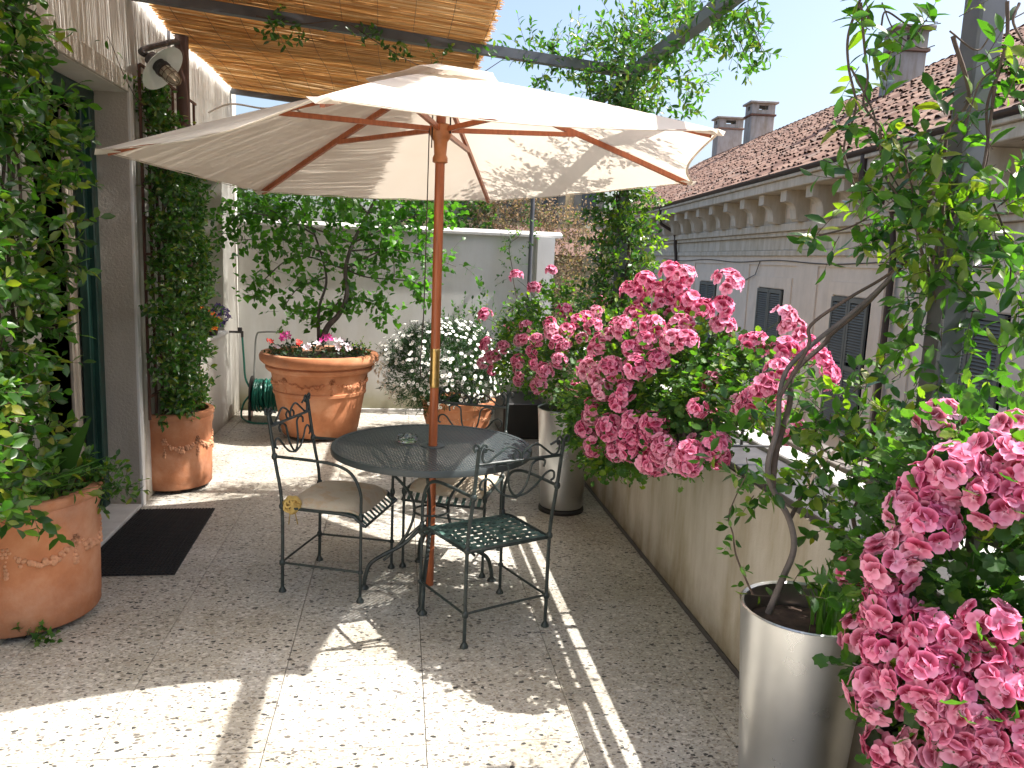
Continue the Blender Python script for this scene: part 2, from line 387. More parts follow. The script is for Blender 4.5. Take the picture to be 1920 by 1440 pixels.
def thing(name, loc, label, cat, group=None):
    o = bpy.data.objects.new(name, None); o.empty_display_size = .1; link(o, None, loc); tagit(o, label, cat, group); return o
def inst(name, me, parent, M):
    """piece sharing mesh data; M is 4x4 in world"""
    o = bpy.data.objects.new(name, me); COL.objects.link(o); o.parent = parent
    M = np.array(M, float).copy(); M[:3, 3] -= wloc(parent); o.matrix_local = Matrix(M.tolist()); WL[o.name] = np.zeros(3)
    return o
def copy_tree(o, parent=None):
    c = o.copy(); COL.objects.link(c); c.parent = parent
    for ch in list(o.children): copy_tree(ch, c)
    return c
def smoothline(P, n=6):
    P = np.array(P, float); Q = np.vstack([2 * P[0] - P[1], P, 2 * P[-1] - P[-2]]); out = []
    for i in range(1, len(Q) - 2):
        for t in np.linspace(0, 1, n, endpoint=False):
            out.append(.5 * (2 * Q[i] + (Q[i + 1] - Q[i - 1]) * t + (2 * Q[i - 1] - 5 * Q[i] + 4 * Q[i + 1] - Q[i + 2]) * t * t + (3 * Q[i] - Q[i - 1] - 3 * Q[i + 1] + Q[i + 2]) * t ** 3))
    out.append(P[-1]); return np.array(out)
def spiral(c, r0, r1, a0, a1, n=10):
    return [(c[0] + (r0 + (r1 - r0) * t) * math.cos(a0 + (a1 - a0) * t), c[1] + (r0 + (r1 - r0) * t) * math.sin(a0 + (a1 - a0) * t)) for t in np.linspace(0, 1, n)]

# ---------------------------------------------------------------- leaf and flower prototypes: (verts, tris, colours, smooth)
def leaf_proto(w=.36, fold=.10, droop=.12, tip=1.0, n=4):
    ts = np.linspace(0, 1, n + 1); vs = []; f = []
    for t in ts:
        x = t; hw = w * (math.sin(PI * t ** tip) ** .8) * .5 if 0 < t < 1 else .012
        z = -droop * t * t
        vs += [(x, -hw, z + fold * hw * 2), (x, 0, z), (x, hw, z + fold * hw * 2)]
    for i in range(n):
        a = i * 3; b = a + 3
        f += [(a, a + 1, b + 1), (a, b + 1, b), (a + 1, a + 2, b + 2), (a + 1, b + 2, b + 1)]
    return np.array(vs), np.array(f), None
def heart_proto():
    out = [(0, 0), (-.08, .22), (.05, .42), (.3, .46), (.6, .28), (1, 0)]
    vs = [(0.05, 0, 0), (.5, 0, -.04), (1, 0, -.16)]; f = []
    for s in (1, -1):
        b = len(vs); vs += [(x, s * y, .10 * abs(y) - .15 * x * x) for x, y in out[1:5]]
        ids = [b, b + 1, b + 2, b + 3]
        t = [(0, ids[0], ids[1]), (0, ids[1], 1), (ids[1], ids[2], 1), (ids[2], ids[3], 1), (ids[3], 2, 1)]
        f += [q if s > 0 else q[::-1] for q in t]
    return np.array(vs), np.array(f), None
def ruffle_proto(n=14, depth=.16):
    vs = [(0, 0, 0)]; f = []
    rr = np.random.default_rng(3)
    for ring, R0 in enumerate((.30, .5)):
        for k in range(n + 1):
            a = -2.75 + 5.5 * k / n; r = R0 * (1 + (0 if k % 2 else -.15) * ring) * (1 + .06 * rr.standard_normal() * ring)
            vs.append((.25 * (.6 + .4 * ring) + r * math.cos(a) * .95, r * math.sin(a), depth * (.35, 1)[ring] * (.75 + .35 * math.cos(a * 5) - (.15 if k % 2 else 0))))
    m = n + 1
    for k in range(1, n + 1): f += [(0, k, k + 1), (k, k + m, k + m + 1), (k, k + m + 1, k + 1)]
    return np.array(vs), np.array(f), None
def ivy_proto():
    o = [(0, 0), (-.1, .35), (.2, .28), (.35, .5), (.5, .2), (1, 0), (.5, -.2), (.35, -.5), (.2, -.28), (-.1, -.35)]
    vs = [(.3, 0, 0)] + [(x, y, -.12 * abs(y)) for x, y in o]
    return np.array(vs), np.array([(0, k, k % 10 + 1) for k in range(1, 11)]), None
def blade_proto(w=.05, n=6, bend=.5):
    vs = []; f = []
    for i in range(n + 1):
        t = i / n; hw = w * (1 - t ** 2) * .5 * (1 if t > 0 else .8) + .001
        x = bend * t * t; z = t * (1 - .25 * bend * t)
        vs += [(x, -hw, z), (x + .15 * hw, 0, z - .02), (x, hw, z)]
    for i in range(n):
        a = i * 3; b = a + 3; f += [(a, a + 1, b + 1), (a, b + 1, b), (a + 1, a + 2, b + 2), (a + 1, b + 2, b + 1)]
    return np.array(vs), np.array(f), None
def umbel_proto(seed, nf=11, R=.052, fr=.0225):
    r = np.random.default_rng(seed); V = []; F = []; C = []
    k = 0; pts = []
    while len(pts) < nf:
        k += 1; z = 1 - (len(pts) + .5) / nf * 1.15; ph = len(pts) * 2.4 + r.normal() * .25
        s = math.sqrt(max(0, 1 - z * z)); pts.append(np.array([s * math.cos(ph), s * math.sin(ph), z]))
    for d in pts:
        d = d + r.normal(size=3) * .12; d /= np.linalg.norm(d); c = d * R * r.uniform(.85, 1.1)
        u = np.cross(d, [0, 0, 1.]); u = u / (np.linalg.norm(u) + 1e-9) if np.linalg.norm(u) > .05 else np.array([1., 0, 0]); v = np.cross(u, d)
        if v[2] < 0: v = -v; u = -u
        sc = fr * r.uniform(.85, 1.15); cup = r.uniform(.0, .32)
        for p in range(5):
            ang = (PI / 2 + [.42, -.42, 1.75, -1.75, PI][p]) + r.normal() * .06; upper = p < 2
            wid = (.62 if upper else .50) * sc; ln = (1.12 if upper else 1.0) * sc
            e = math.cos(ang) * u + math.sin(ang) * v; g = np.cross(d, e); b = len(V)
            rows = [(0.06, .12), (.36, .66), (.68, 1.0), (1.0, .62)]
            for (t, ww) in rows:
                for sgn in (-1, 0, 1):
                    h = cup * t * t * sc * .9 + (abs(sgn) * .10 - .05) * sc * t + r.normal() * .03 * sc - (.08 * sc if t == 1 else 0)
                    V.append(c + e * ln * t * (1 if sgn == 0 else .93) + g * sgn * wid * ww + d * h)
                    if upper: bl = [.4, 1.0, .65, 0][rows.index((t, ww))] * (1 if sgn == 0 else .75); dk = [0, .8, .35, 0][rows.index((t, ww))] * (1 if sgn == 0 else .35)
                    else: bl = [.1, .6, .05, 0][rows.index((t, ww))] * (1 if sgn == 0 else .3); dk = 0
                    wh = [.6, .0, .0, .30][rows.index((t, ww))] + (0 if upper else .38)
                    C.append((bl, dk, min(1, wh), 1))
            for i in range(3):
                a_ = b + i * 3; c_ = a_ + 3
                F += [(a_, a_ + 1, c_ + 1), (a_, c_ + 1, c_), (a_ + 1, a_ + 2, c_ + 2), (a_ + 1, c_ + 2, c_ + 1)]
    return np.array(V), np.array(F), np.array(C)
def daisy_proto(np_=9):
    V = []; F = []
    for k in range(np_):
        a = 2 * PI * k / np_; w = .19
        for (rr_, dw, z) in ((.14, w * .5, 0), (.5, w, .03), (.5, -w, .03), (.14, -w * .5, 0)):
            V.append((rr_ * math.cos(a) - dw * math.sin(a), rr_ * math.sin(a) + dw * math.cos(a), z))
        b = k * 4; F += [(b, b + 1, b + 2), (b, b + 2, b + 3)]
    return np.array(V), np.array(F), None
def np_mesh(name, V, F, mats, C=None, smooth=True, mi=None):
    me = bpy.data.meshes.new(name); n = len(F)
    me.vertices.add(len(V)); me.vertices.foreach_set('co', np.ascontiguousarray(V, dtype=np.float32).ravel())
    me.loops.add(n * 3); me.loops.foreach_set('vertex_index', np.ascontiguousarray(F, dtype=np.int32).ravel())
    me.polygons.add(n); me.polygons.foreach_set('loop_start', np.arange(0, n * 3, 3, dtype=np.int32))
    try: me.polygons.foreach_set('loop_total', np.full(n, 3, dtype=np.int32))
    except Exception: pass
    me.update(calc_edges=True)
    for m in (mats if isinstance(mats, (list, tuple)) else [mats]): me.materials.append(MATS[m])
    if mi is not None: me.polygons.foreach_set('material_index', np.ascontiguousarray(mi, dtype=np.int32))
    if smooth: me.polygons.foreach_set('use_smooth', np.ones(n, dtype=bool))
    if C is not None:
        ca = me.color_attributes.new('Col', 'FLOAT_COLOR', 'POINT'); ca.data.foreach_set('color', np.ascontiguousarray(C, dtype=np.float32).ravel())
    return me
def joined(name, proto, Ms, mat, parent, kind='stuff', mi=None):
    if len(Ms) == 0: return None
    V, F, C = proto; Ms = np.asarray(Ms); N = len(Ms); org = wloc(parent)
    VV = np.einsum('nij,vj->nvi', Ms[:, :3, :3], V) + (Ms[:, None, :3, 3] - org); FF = F[None] + (np.arange(N) * len(V))[:, None, None]
    me = np_mesh(name, VV.reshape(-1, 3), FF.reshape(-1, 3), mat, None if C is None else np.tile(C, (N, 1)), mi=None if mi is None else np.tile(mi, N))
    o = bpy.data.objects.new(name, me); link(o, parent, org)
    if kind: o['kind'] = kind
    return o
def frames(d, nrm, size, loc):
    """x along d, z near nrm"""
    d = d / np.linalg.norm(d, axis=1)[:, None]; y = np.cross(nrm, d); y /= np.linalg.norm(y, axis=1)[:, None] + 1e-9; z = np.cross(d, y)
    M = np.zeros((len(d), 4, 4)); M[:, :3, 0] = d * size[:, None]; M[:, :3, 1] = y * size[:, None]; M[:, :3, 2] = z * size[:, None]; M[:, :3, 3] = loc; M[:, 3, 3] = 1
    return M
PROTO = {'jas': leaf_proto(.52, .14, .14, 1, 3), 'lance': leaf_proto(.40, .16, .22), 'heart': heart_proto(), 'ger': ruffle_proto(), 'ivy': ivy_proto(),
         'oval': leaf_proto(.55, .12, .10), 'tiny': leaf_proto(.5, .1, .1, 1, 2), 'blade': blade_proto(), 'needle': leaf_proto(.12, .05, .1, 1, 2)}
def leaves(parent, kind, Ms, mat, nsingle=300, name='leaf'):
    """the leaves that show largest are parts of their own, the rest one mass"""
    Ms = np.asarray(Ms)
    if len(Ms) == 0: return
    x, y, d = pxof(Ms[:, :3, 3]); size = np.linalg.norm(Ms[:, :3, 0], axis=1) * FPX / np.maximum(d, .1)
    vis = (x > -20) & (x < 1940) & (y > -20) & (y < 1460) & (d > 0)
    sc = np.where(vis, size, 0); order = np.argsort(-sc); pick = [i for i in order[:nsingle] if sc[i] >= 10]
    if pick:
        me = np_mesh(name, *PROTO[kind][:2], mat, PROTO[kind][2])
        for i in pick: inst(name, me, parent, Ms[i])
    rest = np.setdiff1d(np.arange(len(Ms)), pick)
    if len(rest): joined('foliage', PROTO[kind], Ms[rest], mat, parent)
def unit(v): v = np.asarray(v, float); return v / (np.linalg.norm(v, axis=-1, keepdims=True) + 1e-9)
def shoots(starts, dirs, L, nl, size, curl=.3, up=.0, spread=.9, petiole=.0, seg=5, leafup=.5, jitter=.3, droop=0.0):
    """little shoots with leaves in alternating pairs; returns leaf matrices and stem lines"""
    Ms = []; lines = []; starts = np.asarray(starts); dirs = unit(dirs)
    for p, d in zip(starts, dirs):
        l = L * rng.uniform(.6, 1.25); b = unit(rng.normal(size=3)) * curl; pts = [p]; q = p.copy(); dd = d.copy()
        for i in range(seg):
            dd = unit(dd + b / seg + np.array([0, 0, up - droop * i / seg]) / seg); q = q + dd * l / seg; pts.append(q)
        pts = np.array(pts); lines.append(pts); T = np.gradient(pts, axis=0); T = unit(T)
        n = max(2, int(nl * rng.uniform(.7, 1.3))); side = unit(np.cross(d, unit(rng.normal(size=3))))
        for k in range(n):
            t = (k + .6) / n * seg; i = min(int(t), seg - 1); pos = pts[i] + (pts[i + 1] - pts[i]) * (t - i); tt = T[i]
            s = unit(np.cross(tt, side)) if (k // 2) % 2 else side; s = s * (1 if k % 2 else -1)
            ld = unit(tt * (1 - spread * .5) + s * spread + rng.normal(size=3) * jitter); nn = unit(np.array([0, 0, leafup]) + unit(d) * .4 + rng.normal(size=3) * .35)
            if k == n - 1: ld = unit(tt + rng.normal(size=3) * .15)
            Ms.append((ld, nn, size * rng.uniform(.65, 1.2) * (1 - .25 * k / n), pos + ld * petiole))
    if not Ms: return np.zeros((0, 4, 4)), lines
    return frames(np.array([m[0] for m in Ms]), np.array([m[1] for m in Ms]), np.array([m[2] for m in Ms]), np.array([m[3] for m in Ms])), lines
def stems(name, lines, r, mat, parent, n=4, taper=.5, kind=None, r_end=None):
    mb = MB()
    for P in lines:
        rr = np.linspace(r, r * taper, len(P)) if np.isscalar(r) else r
        mb.tube(P, rr, n, False)
    o = obj(name, mb, mat, parent, smooth=True)
    if kind: o['kind'] = kind
    return o
def ellip(c, rad, n, shell=.55, hemi=None):
    d = unit(rng.normal(size=(n * 3, 3)))
    if hemi is not None: d = d[(d @ np.array(hemi)) > -.35]
    d = d[:n]; r = rng.uniform(shell, 1, len(d)) ** (1 / 2)
    return np.array(c) + d * r[:, None] * np.array(rad), d
def around(line, n, rad):
    line = np.asarray(line, float); t = rng.uniform(0, len(line) - 1.001, n); i = t.astype(int)
    P = line[i] + (line[i + 1] - line[i]) * (t - i)[:, None]; d = unit(rng.normal(size=(n, 3))); return P + d * rad * rng.uniform(.2, 1, n)[:, None], d
# ================================================================ SETTING
FX = [-1.62, -1.515, -.97, -.425, .12, .665, 1.21, 1.42]
# street ground far below, terrace slab
g = MB(); g.box((-300, -300, -7.2), (300, 300, -7)); obj('ground', g, 'asphalt', kind='structure')
tf = MB(); tf.box((-1.92, -3, -.4), (1.95, 8.9, -.012)); tf.box((-1.92, -3, -7), (1.95, 8.9, -.4))
floor = obj('terrace_floor', tf, 'soil', loc=(0, 0, 0), kind='structure')
tile_cache = {}
def tile_mesh(w, l):
    k = (round(w, 3), round(l, 3))
    if k not in tile_cache:
        b = MB(); b.box((.0013, .0013, -.02), (w - .0013, l - .0013, 0), .0011); tile_cache[k] = mesh_of('tile', b, 'terrazzo')
    return tile_cache[k]
for i in range(len(FX) - 1):
    w = FX[i + 1] - FX[i]; l, y = (.785, 3.615 - .785 * 7) if FX[i] > .6 else (.56, 3.10 - .56 * 10)
    while y < 8.44:
        ll = min(l, 8.45 - y); M = np.eye(4); M[:3, 3] = (FX[i], y, rng.normal() * .0004); inst('tile', tile_mesh(w, ll), floor, M); y += l

# ---------------- the house on the left
house = thing('house', (-1.77, 4, 0), 'cream plastered house wall with a dark green glass door and a deep window niche', 'house')
XW, XI = -1.62, -1.95
w = MB()
w.box((XW, -3, -.01), (XI, 3.90, 3.7)); w.box((XW, 3.90, 2.55), (XI, 5.2, 3.7)); w.box((XW, 5.2, -.01), (XI, 6.68, 3.7))
w.box((XW, 6.68, -.01), (XI, 7.75, .86)); w.box((XW, 6.68, 2.32), (XI, 7.75, 3.7)); w.box((XW, 7.75, -.01), (XI, 8.44, 3.7))
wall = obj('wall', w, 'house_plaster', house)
b = MB(); b.box((XW + .018, 3.86, 2.553), (XW - .1, 5.2, 2.665), .004); obj('lintel', b, 'rough_render', house)
b = MB(); b.box((XW + .003, 5.197, 0), (-1.80, 5.35, 2.552)); obj('door_reveal', b, 'rough_render', house)
b = MB(); b.box((XW + .018, 5.2, 0), (XW - .02, 5.262, 2.665), .004); obj('corner_trim', b, 'white_plaster', house)

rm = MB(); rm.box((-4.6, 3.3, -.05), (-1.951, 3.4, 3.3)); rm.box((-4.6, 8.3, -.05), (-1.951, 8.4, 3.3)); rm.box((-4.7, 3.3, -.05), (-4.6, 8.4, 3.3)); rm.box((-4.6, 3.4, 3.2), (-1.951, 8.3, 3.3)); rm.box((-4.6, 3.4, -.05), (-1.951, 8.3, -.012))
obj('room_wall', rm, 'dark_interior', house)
# door: frame, leaf standing open inward, glass
door = MB(); door.box((-1.80, 3.90, 2.47), (-1.90, 5.197, 2.549), .006); door.box((-1.80, 5.115, .02), (-1.90, 5.197, 2.47), .006)
door.box((-1.80, 3.90, .02), (-1.90, 3.98, 2.47), .006)
dfr = obj('door', door, 'door_green', house)
b = MB()
for a0, a1, x0, x1 in ((5.06, 5.112, -1.83, -1.88),): b.box((x0, a0, .03), (x1, a1, 2.465), .005)
obj('door_leaf', b, 'door_green', house)
b = MB(); b.box((-1.885, 5.0, .03), (-1.93, 5.055, 2.40), .008); b.box((-1.885, 4.955, .03), (-1.915, 4.985, 2.40), .008); obj('shutter_edge', b, 'door_cream', house)
b = MB()
for k in range(14):
    y = 4.0 + k * .055; b.tube([(-2.02 + .03 * math.sin(k * 2.1), y, .03), (-2.02 + .03 * math.sin(k * 2.1), y, 2.45)], .028, 6)
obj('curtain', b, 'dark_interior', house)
b = MB(); b.box((XW + .01, 3.9, 0.002), (-1.95, 5.197, .025), .004); obj('threshold', b, 'grey_coping', house)
# window niche
b = MB(); b.box((-1.95, 6.68, .86), (-1.99, 7.75, 2.32)); obj('window', b, 'window_dark', house)
wfm = MB(); wfm.box((-1.87, 6.69, .90), (-1.93, 6.76, 2.31), .005); wfm.box((-1.87, 7.67, .90), (-1.93, 7.74, 2.31), .005); wfm.box((-1.87, 6.76, 2.24), (-1.93, 7.67, 2.31), .005)
wfm.box((-1.87, 7.18, .90), (-1.93, 7.26, 2.24), .005); obj('window_frame', wfm, 'lamp_metal', house)
b = MB(); b.box((XW + .03, 6.64, .86), (XI + .01, 7.79, .895), .006); obj('window_sill', b, 'white_plaster', house)

# ---------------- back wall
bw = thing('back_wall', (0, 8.55, 0), 'low white terrace end wall with damp green foot and a rounded coping', 'wall')
b = MB(); b.box((-1.95, 8.45, -.01), (1.60, 8.65, 1.90)); b.box((1.42, 8.449, 0), (1.60, 8.3, 1.90)); obj('wall', b, 'damp_plaster', bw)
b = MB()
prof = [(8.40, 1.90), (8.40, 1.925), (8.44, 1.95), (8.55, 1.965), (8.66, 1.95), (8.70, 1.925), (8.70, 1.90)]
for k in range(5):
    x0 = -1.6 + k * .66; b2 = MB(); b2.prism(prof, x0 + .003, x0 + .657, 0); obj('coping_slab', b2, 'grey_coping', bw)
b = MB(); b.box((-1.2, 8.42, 0), (1.42, 8.449, .035), .004); obj('skirting', b, 'grey_coping', bw)
# ---------------- parapet on the right
pw = thing('parapet_wall', (1.6, 3, 0), 'stained cream plaster parapet with a dark slate cap and pale outer ledge', 'wall')
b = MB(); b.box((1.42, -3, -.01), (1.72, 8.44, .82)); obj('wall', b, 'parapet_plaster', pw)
for k in range(11):
    y0 = -2.5 + k * 1.0; b = MB(); b.box((1.425, y0 + .003, .821), (1.67, min(y0 + .997, 8.44), .85), .004); obj('slate_slab', b, 'slate_cap', pw)
for k in range(9):
    y0 = -2.5 + k * 1.25; b = MB(); b.box((1.672, y0 + .003, .821), (1.80, min(y0 + 1.247, 8.44), .872), .006); obj('coping_slab', b, 'grey_coping', pw)
b = MB(); b.box((1.412, -3, .0), (1.4195, 8.44, .028), .002); obj('skirting', b, 'slate_cap', pw)
hr = thing('handrail', (1.45, 2, .9), 'brown twin-bar metal handrail running just above the parapet cap', 'railing')
b = MB(); b.box((1.475, -2.5, 1.05), (1.52, 8.3, 1.065), .003); obj('rail', b, 'painted_rail', hr)
b = MB(); b.box((1.40, -2.5, 1.05), (1.455, 8.3, 1.065), .003); obj('rail', b, 'painted_rail', hr)
for y in (.2, 1.75, 3.3, 4.9, 6.5, 8.1):
    b = MB(); b.box((1.455, y, .8505), (1.475, y + .03, 1.058)); b.box((1.41, y, 1.035), (1.51, y + .03, 1.049)); obj('rail_post', b, 'painted_rail', hr)

# ---------------- pergola
pg = thing('pergola', (1.45, 5.3, .9), 'grey steel pergola of thin square beams spanning from house to parapet', 'pergola')
BZ = lambda x: 3.01 - .075 * x
def beam(name, a, c, wv, mat='pergola_steel'):
    b = MB(); b.tube([a, c], wv * .7071, 4); return obj(name, b, mat, pg)
beam('cross_beam', (-1.61, 5.3, BZ(-1.61)), (1.50, 5.3, BZ(1.5)), .06)
beam('long_beam', (1.45, -2.5, 2.87), (1.45, 8.2, 2.87), .065)
beam('cross_beam', (-1.61, 8.2, BZ(-1.61)), (1.50, 8.2, BZ(1.5)), .05)
beam('cross_beam', (-1.61, 1.1, BZ(-1.61)), (1.50, 1.1, BZ(1.5)), .06)
for y, r in ((2.05, .075), (5.45, .07)):
    b = MB(); b.box((1.485, y - r / 2, .8505), (1.485 + r, y + r / 2, 2.835), .006); obj('post', b, 'galvanized', pg)
b = MB(); b.tube([(1.33, 8.2, .0), (1.33, 8.2, 2.85)], .022, 10); obj('post', b, 'galvanized', pg, True)

# ---------------- reed screen
rs = thing('reed_screen', (-.5, 5, 3.1), 'golden reed matting laid over the pergola beams beside the house', 'reed screen')
def reeds():
    V = []; F = []; nseg = 9; y = 2.95; k = 0
    while y < 8.25:
        for lay in range(2):
            j = rng.normal() * .0016; x0 = -1.60 + rng.uniform(0, .05); x1 = .50 + rng.normal() * .018; r = rng.uniform(.0021, .0032)
            if rng.random() < .45:   # reeds are shorter than the mat is wide: break them
                c = rng.uniform(-1.3, .2); spans = [(x0, c), (c + rng.uniform(-.1, .05), x1)]
            else: spans = [(x0, x1)]
            for (a, c) in spans:
                base = len(V); ph = rng.uniform(0, 6); ns = max(3, int(nseg * (c - a) / 2.1)); amp = rng.uniform(.002, .008)
                for i in range(ns + 1):
                    x = a + (c - a) * i / ns
                    sag = -.05 * math.sin(PI * min(1, max(0, (y - 5.3) / 2.9))) - .03 * math.sin(PI * (x + 1.6) / 2.1) * 0
                    yy = y + j + amp * math.sin(x * 4 + ph) + .012 * math.sin(x * 3 + y * 2); z = BZ(x) + .042 + sag + lay * .004 + rng.normal() * .0012 + .02 * math.sin(y * 3.1 + x)
                    for q in range(4):
                        t = q * PI / 2 + .4; V.append((x, yy + r * math.cos(t), z + r * math.sin(t) * .8))
                for i in range(ns):
                    for q in range(4):
                        a_, b_ = base + i * 4 + q, base + i * 4 + (q + 1) % 4; F += [(a_, b_, b_ + 4), (a_, b_ + 4, a_ + 4)]
        y += rng.uniform(.0044, .0054) if y < 6.3 else rng.uniform(.0062, .0095)
    me = np_mesh('reeds', np.array(V) - wloc(rs), np.array(F), 'reed'); o = bpy.data.objects.new('reeds', me); link(o, rs, wloc(rs)); o['kind'] = 'stuff'
reeds()
wires = MB()
for x in np.arange(-1.45, .5, .215):
    wires.tube([(x + .01 * math.sin(y * 3), y, BZ(x) + .035 - .05 * math.sin(PI * min(1, max(0, (y - 5.3) / 2.9))) + .02 * math.sin(y * 3.1 + x)) for y in np.linspace(2.95, 8.25, 26)], .0014, 3)
obj('binding_wire', wires, 'lamp_metal', rs)


# ================================================================ BUILDING ACROSS THE STREET
A5 = math.radians(5.52); U = np.array([math.sin(A5), math.cos(A5), 0]); Nn = np.array([math.cos(A5), -math.sin(A5), 0])
def Fm(v): return v[1] * U + v[0] * Nn + np.array([0, 0, v[2]])          # (out X, along s, z) -> world
fac = thing('facade_building', Fm((8, 20, -7)), 'beige palazzo across the street with bracketed cornice and long tiled roof', 'building')
S0, S1 = 3.0, 45.0
def fobj(name, mb, mat, parent=None, smooth=False, **k):
    mb.xf(lambda v: Fm(v)); return obj(name, mb, mat, parent or fac, smooth, **k)
WIN = [(6.3, 7.75), (10.15, 11.6), (13.9, 15.4), (18.0, 19.6), (23.15, 24.8), (27.6, 29.2), (32.2, 33.8), (37, 38.6)]
b = MB(); b.box((7.0, S0, -7), (13.5, S1, 3.5)); fobj('wall', b, 'facade_plaster')
# recessed panels read as raised strips around them
b = MB(); edges = [S0]
PAN = [(c0 - .66, c1 + .84) for c0, c1 in WIN]
last = S0
for p0, p1 in PAN: b.box((6.965, last, -6), (7.001, p0, 1.749)); last = p1
b.box((6.965, last, -6), (7.001, S1, 1.749)); b.box((6.962, S0, 1.75), (7.001, S1, 1.96)); fobj('pilaster_strip', b, 'facade_plaster')
for (w0, w1), (p0, p1) in zip(WIN, PAN):
    b = MB(); q0, q1 = w0 - .42, w1 + .26
    b.box((6.972, q0, -6), (7.001, w0 - .03, 1.47)); b.box((6.972, w1 + .03, -6), (7.001, q1, 1.47)); b.box((6.972, w0 - .03, 1.22), (7.001, w1 + .03, 1.47)); b.box((6.972, w0 - .03, -2.6), (7.001, w1 + .03, -1.35))
    fobj('wall_panel', b, 'facade_panel')
    for zt, zb in ((1.20, -1.33), (-2.65, -5.3)):
        b = MB(); b.box((6.999, w0, zb), (6.985, w1, zt)); win = fobj('window', b, 'window_dark')
        leafs = [(w0 + .02, (w0 + w1) / 2 - .01), ((w0 + w1) / 2 + .01, w1 - .02)]
        for (a, c) in leafs:
            b = MB(); t0, t1 = 6.925, 6.965
            b.box((t0, a, zb + .02), (t1, a + .075, zt - .02)); b.box((t0, c - .075, zb + .02), (t1, c, zt - .02))
            for zz in (zb + .02, (zb + zt) / 2 - .1, zt - .10): b.box((t0 + .001, a + .075, zz), (t1 - .001, c - .075, zz + .09))
            sh = fobj('shutter', b, 'shutter_grey')
            b = MB(); z = zb + .13
            while z < zt - .13:
                if abs(z - ((zb + zt) / 2 - .055)) > .07: b.add([(t0 + .004, a + .075, z), (t0 + .004, c - .075, z), (t1 - .004, c - .075, z + .035), (t1 - .004, a + .075, z + .035), (t0 + .004, a + .075, z + .008), (t0 + .004, c - .075, z + .008), (t1 - .004, c - .075, z + .043), (t1 - .004, a + .075, z + .043)], [(0, 1, 2, 3), (7, 6, 5, 4), (0, 4, 5, 1), (2, 6, 7, 3)])
                z += .052
            o = fobj('louvre', b, 'shutter_grey', fac)
for nm, x, z0, z1 in (('string_course', 6.90, 1.962, 2.09), ('frieze', 6.95, 2.092, 2.40), ('string_course', 6.86, 2.402, 2.50), ('string_course', 6.78, 2.502, 2.668), ('bracket_wall', 6.88, 2.67, 3.298), ('cornice', 6.24, 3.30, 3.49), ('cornice', 6.18, 3.492, 3.56)):
    b = MB(); b.box((x, S0 - .1, z0), (7.0, S1 + .1, z1), .012); fobj(nm, b, 'facade_stone')
br = [(6.879, 2.672), (6.66, 2.672), (6.615, 2.72), (6.60, 2.82), (6.585, 2.90), (6.55, 2.98), (6.50, 3.03), (6.44, 3.06), (6.36, 3.07), (6.36, 3.296), (6.879, 3.296)]
bmb = MB(); bmb.prism([(x, z) for x, z in br], -.16, .16, 1); bmb.xf(lambda v: (v[0] * Nn + v[1] * U + np.array([0, 0, v[2]]))); bme = mesh_of('bracket', bmb, 'facade_stone')
s = 3.6
while s < S1 - .3:
    M = np.eye(4); M[:3, 3] = Fm((0, s, 0)); inst('bracket', bme, fac, M); s += 1.33
b = MB()
for s in np.arange(4.27, S1 - 1, 1.33): b.box((6.86, s - .36, 2.78), (6.879, s + .36, 3.02), .006)
fobj('bracket_panel', b, 'facade_plaster')
gp = [(6.20 + .085 * math.cos(t), 3.64 + .085 * math.sin(t)) for t in np.linspace(PI, 2 * PI, 9)] + [(6.275, 3.64)] + [(6.20 + .075 * math.cos(t), 3.64 + .075 * math.sin(t)) for t in np.linspace(2 * PI, PI, 9)][1:]
b = MB(); b.prism(gp, S0, S1, 1); fobj('gutter', b, 'gutter_brown')
def pipe(s, zb=-7):
    b = MB(); P = [(6.2, s, 3.55), (6.2, s, 3.18), (6.28, s, 3.02), (6.72, s, 2.78), (6.80, s, 2.60), (6.80, s, 2.4), (6.87, s, 1.9), (6.87, s, zb)]
    b.tube(P, .055, 10); return fobj('downpipe', b, 'gutter_brown', None, True)
pipe(13.1); pipe(27.8)
for w0, w1 in WIN:
    b = MB(); b.box((6.86, w0 - .10, -1.42), (6.971, w1 + .10, -1.352), .01); fobj('window_sill', b, 'facade_stone')
b = MB(); b.tube([(6.94, s, 1.83 + .03 * math.sin(s * 1.1)) for s in np.linspace(6, 30, 60)], .012, 5); b.tube([(6.94, 19.6, 1.83), (6.95, 19.9, 1.5), (6.955, 21.3, 1.2)], .010, 5); fobj('cable', b, 'gutter_brown') 
# roof
TR = .62; ridgeX = 12.2; RZ = lambda X: 3.60 + TR * (X - 6.25)
b = MB(); b.add([(6.25, S0, RZ(6.25) - .05), (6.25, S1, RZ(6.25) - .05), (ridgeX, S1, RZ(ridgeX) - .05), (ridgeX, S0, RZ(ridgeX) - .05), (18.2, S1, 3.5), (18.2, S0, 3.5)], [(0, 1, 2, 3), (3, 2, 4, 5)])
b.add([(6.25, S0, 3.55), (6.25, S0, RZ(6.25) - .05), (ridgeX, S0, RZ(ridgeX) - .05), (18.2, S0, 3.5)], [(0, 1, 2, 3)]); b.add([(6.25, S1, 3.55), (6.25, S1, RZ(6.25) - .05), (ridgeX, S1, RZ(ridgeX) - .05), (18.2, S1, 3.5)], [(0, 3, 2, 1)])
fobj('roof', b, 'roof_clay')
pV = []; pF = []; ns = 6
for i, (x, r, lift) in enumerate(((0, .105, .03), (.46, .08, .0))):
    for k in range(ns + 1): t = PI * k / ns; pV.append((x, -r * math.cos(t), lift + r * .95 * math.sin(t)))
for k in range(ns): pF += [(k, k + 1, ns + 2 + k), (k, ns + 2 + k, ns + 1 + k)]
PROTO['coppo'] = (np.array(pV), np.array(pF), None)
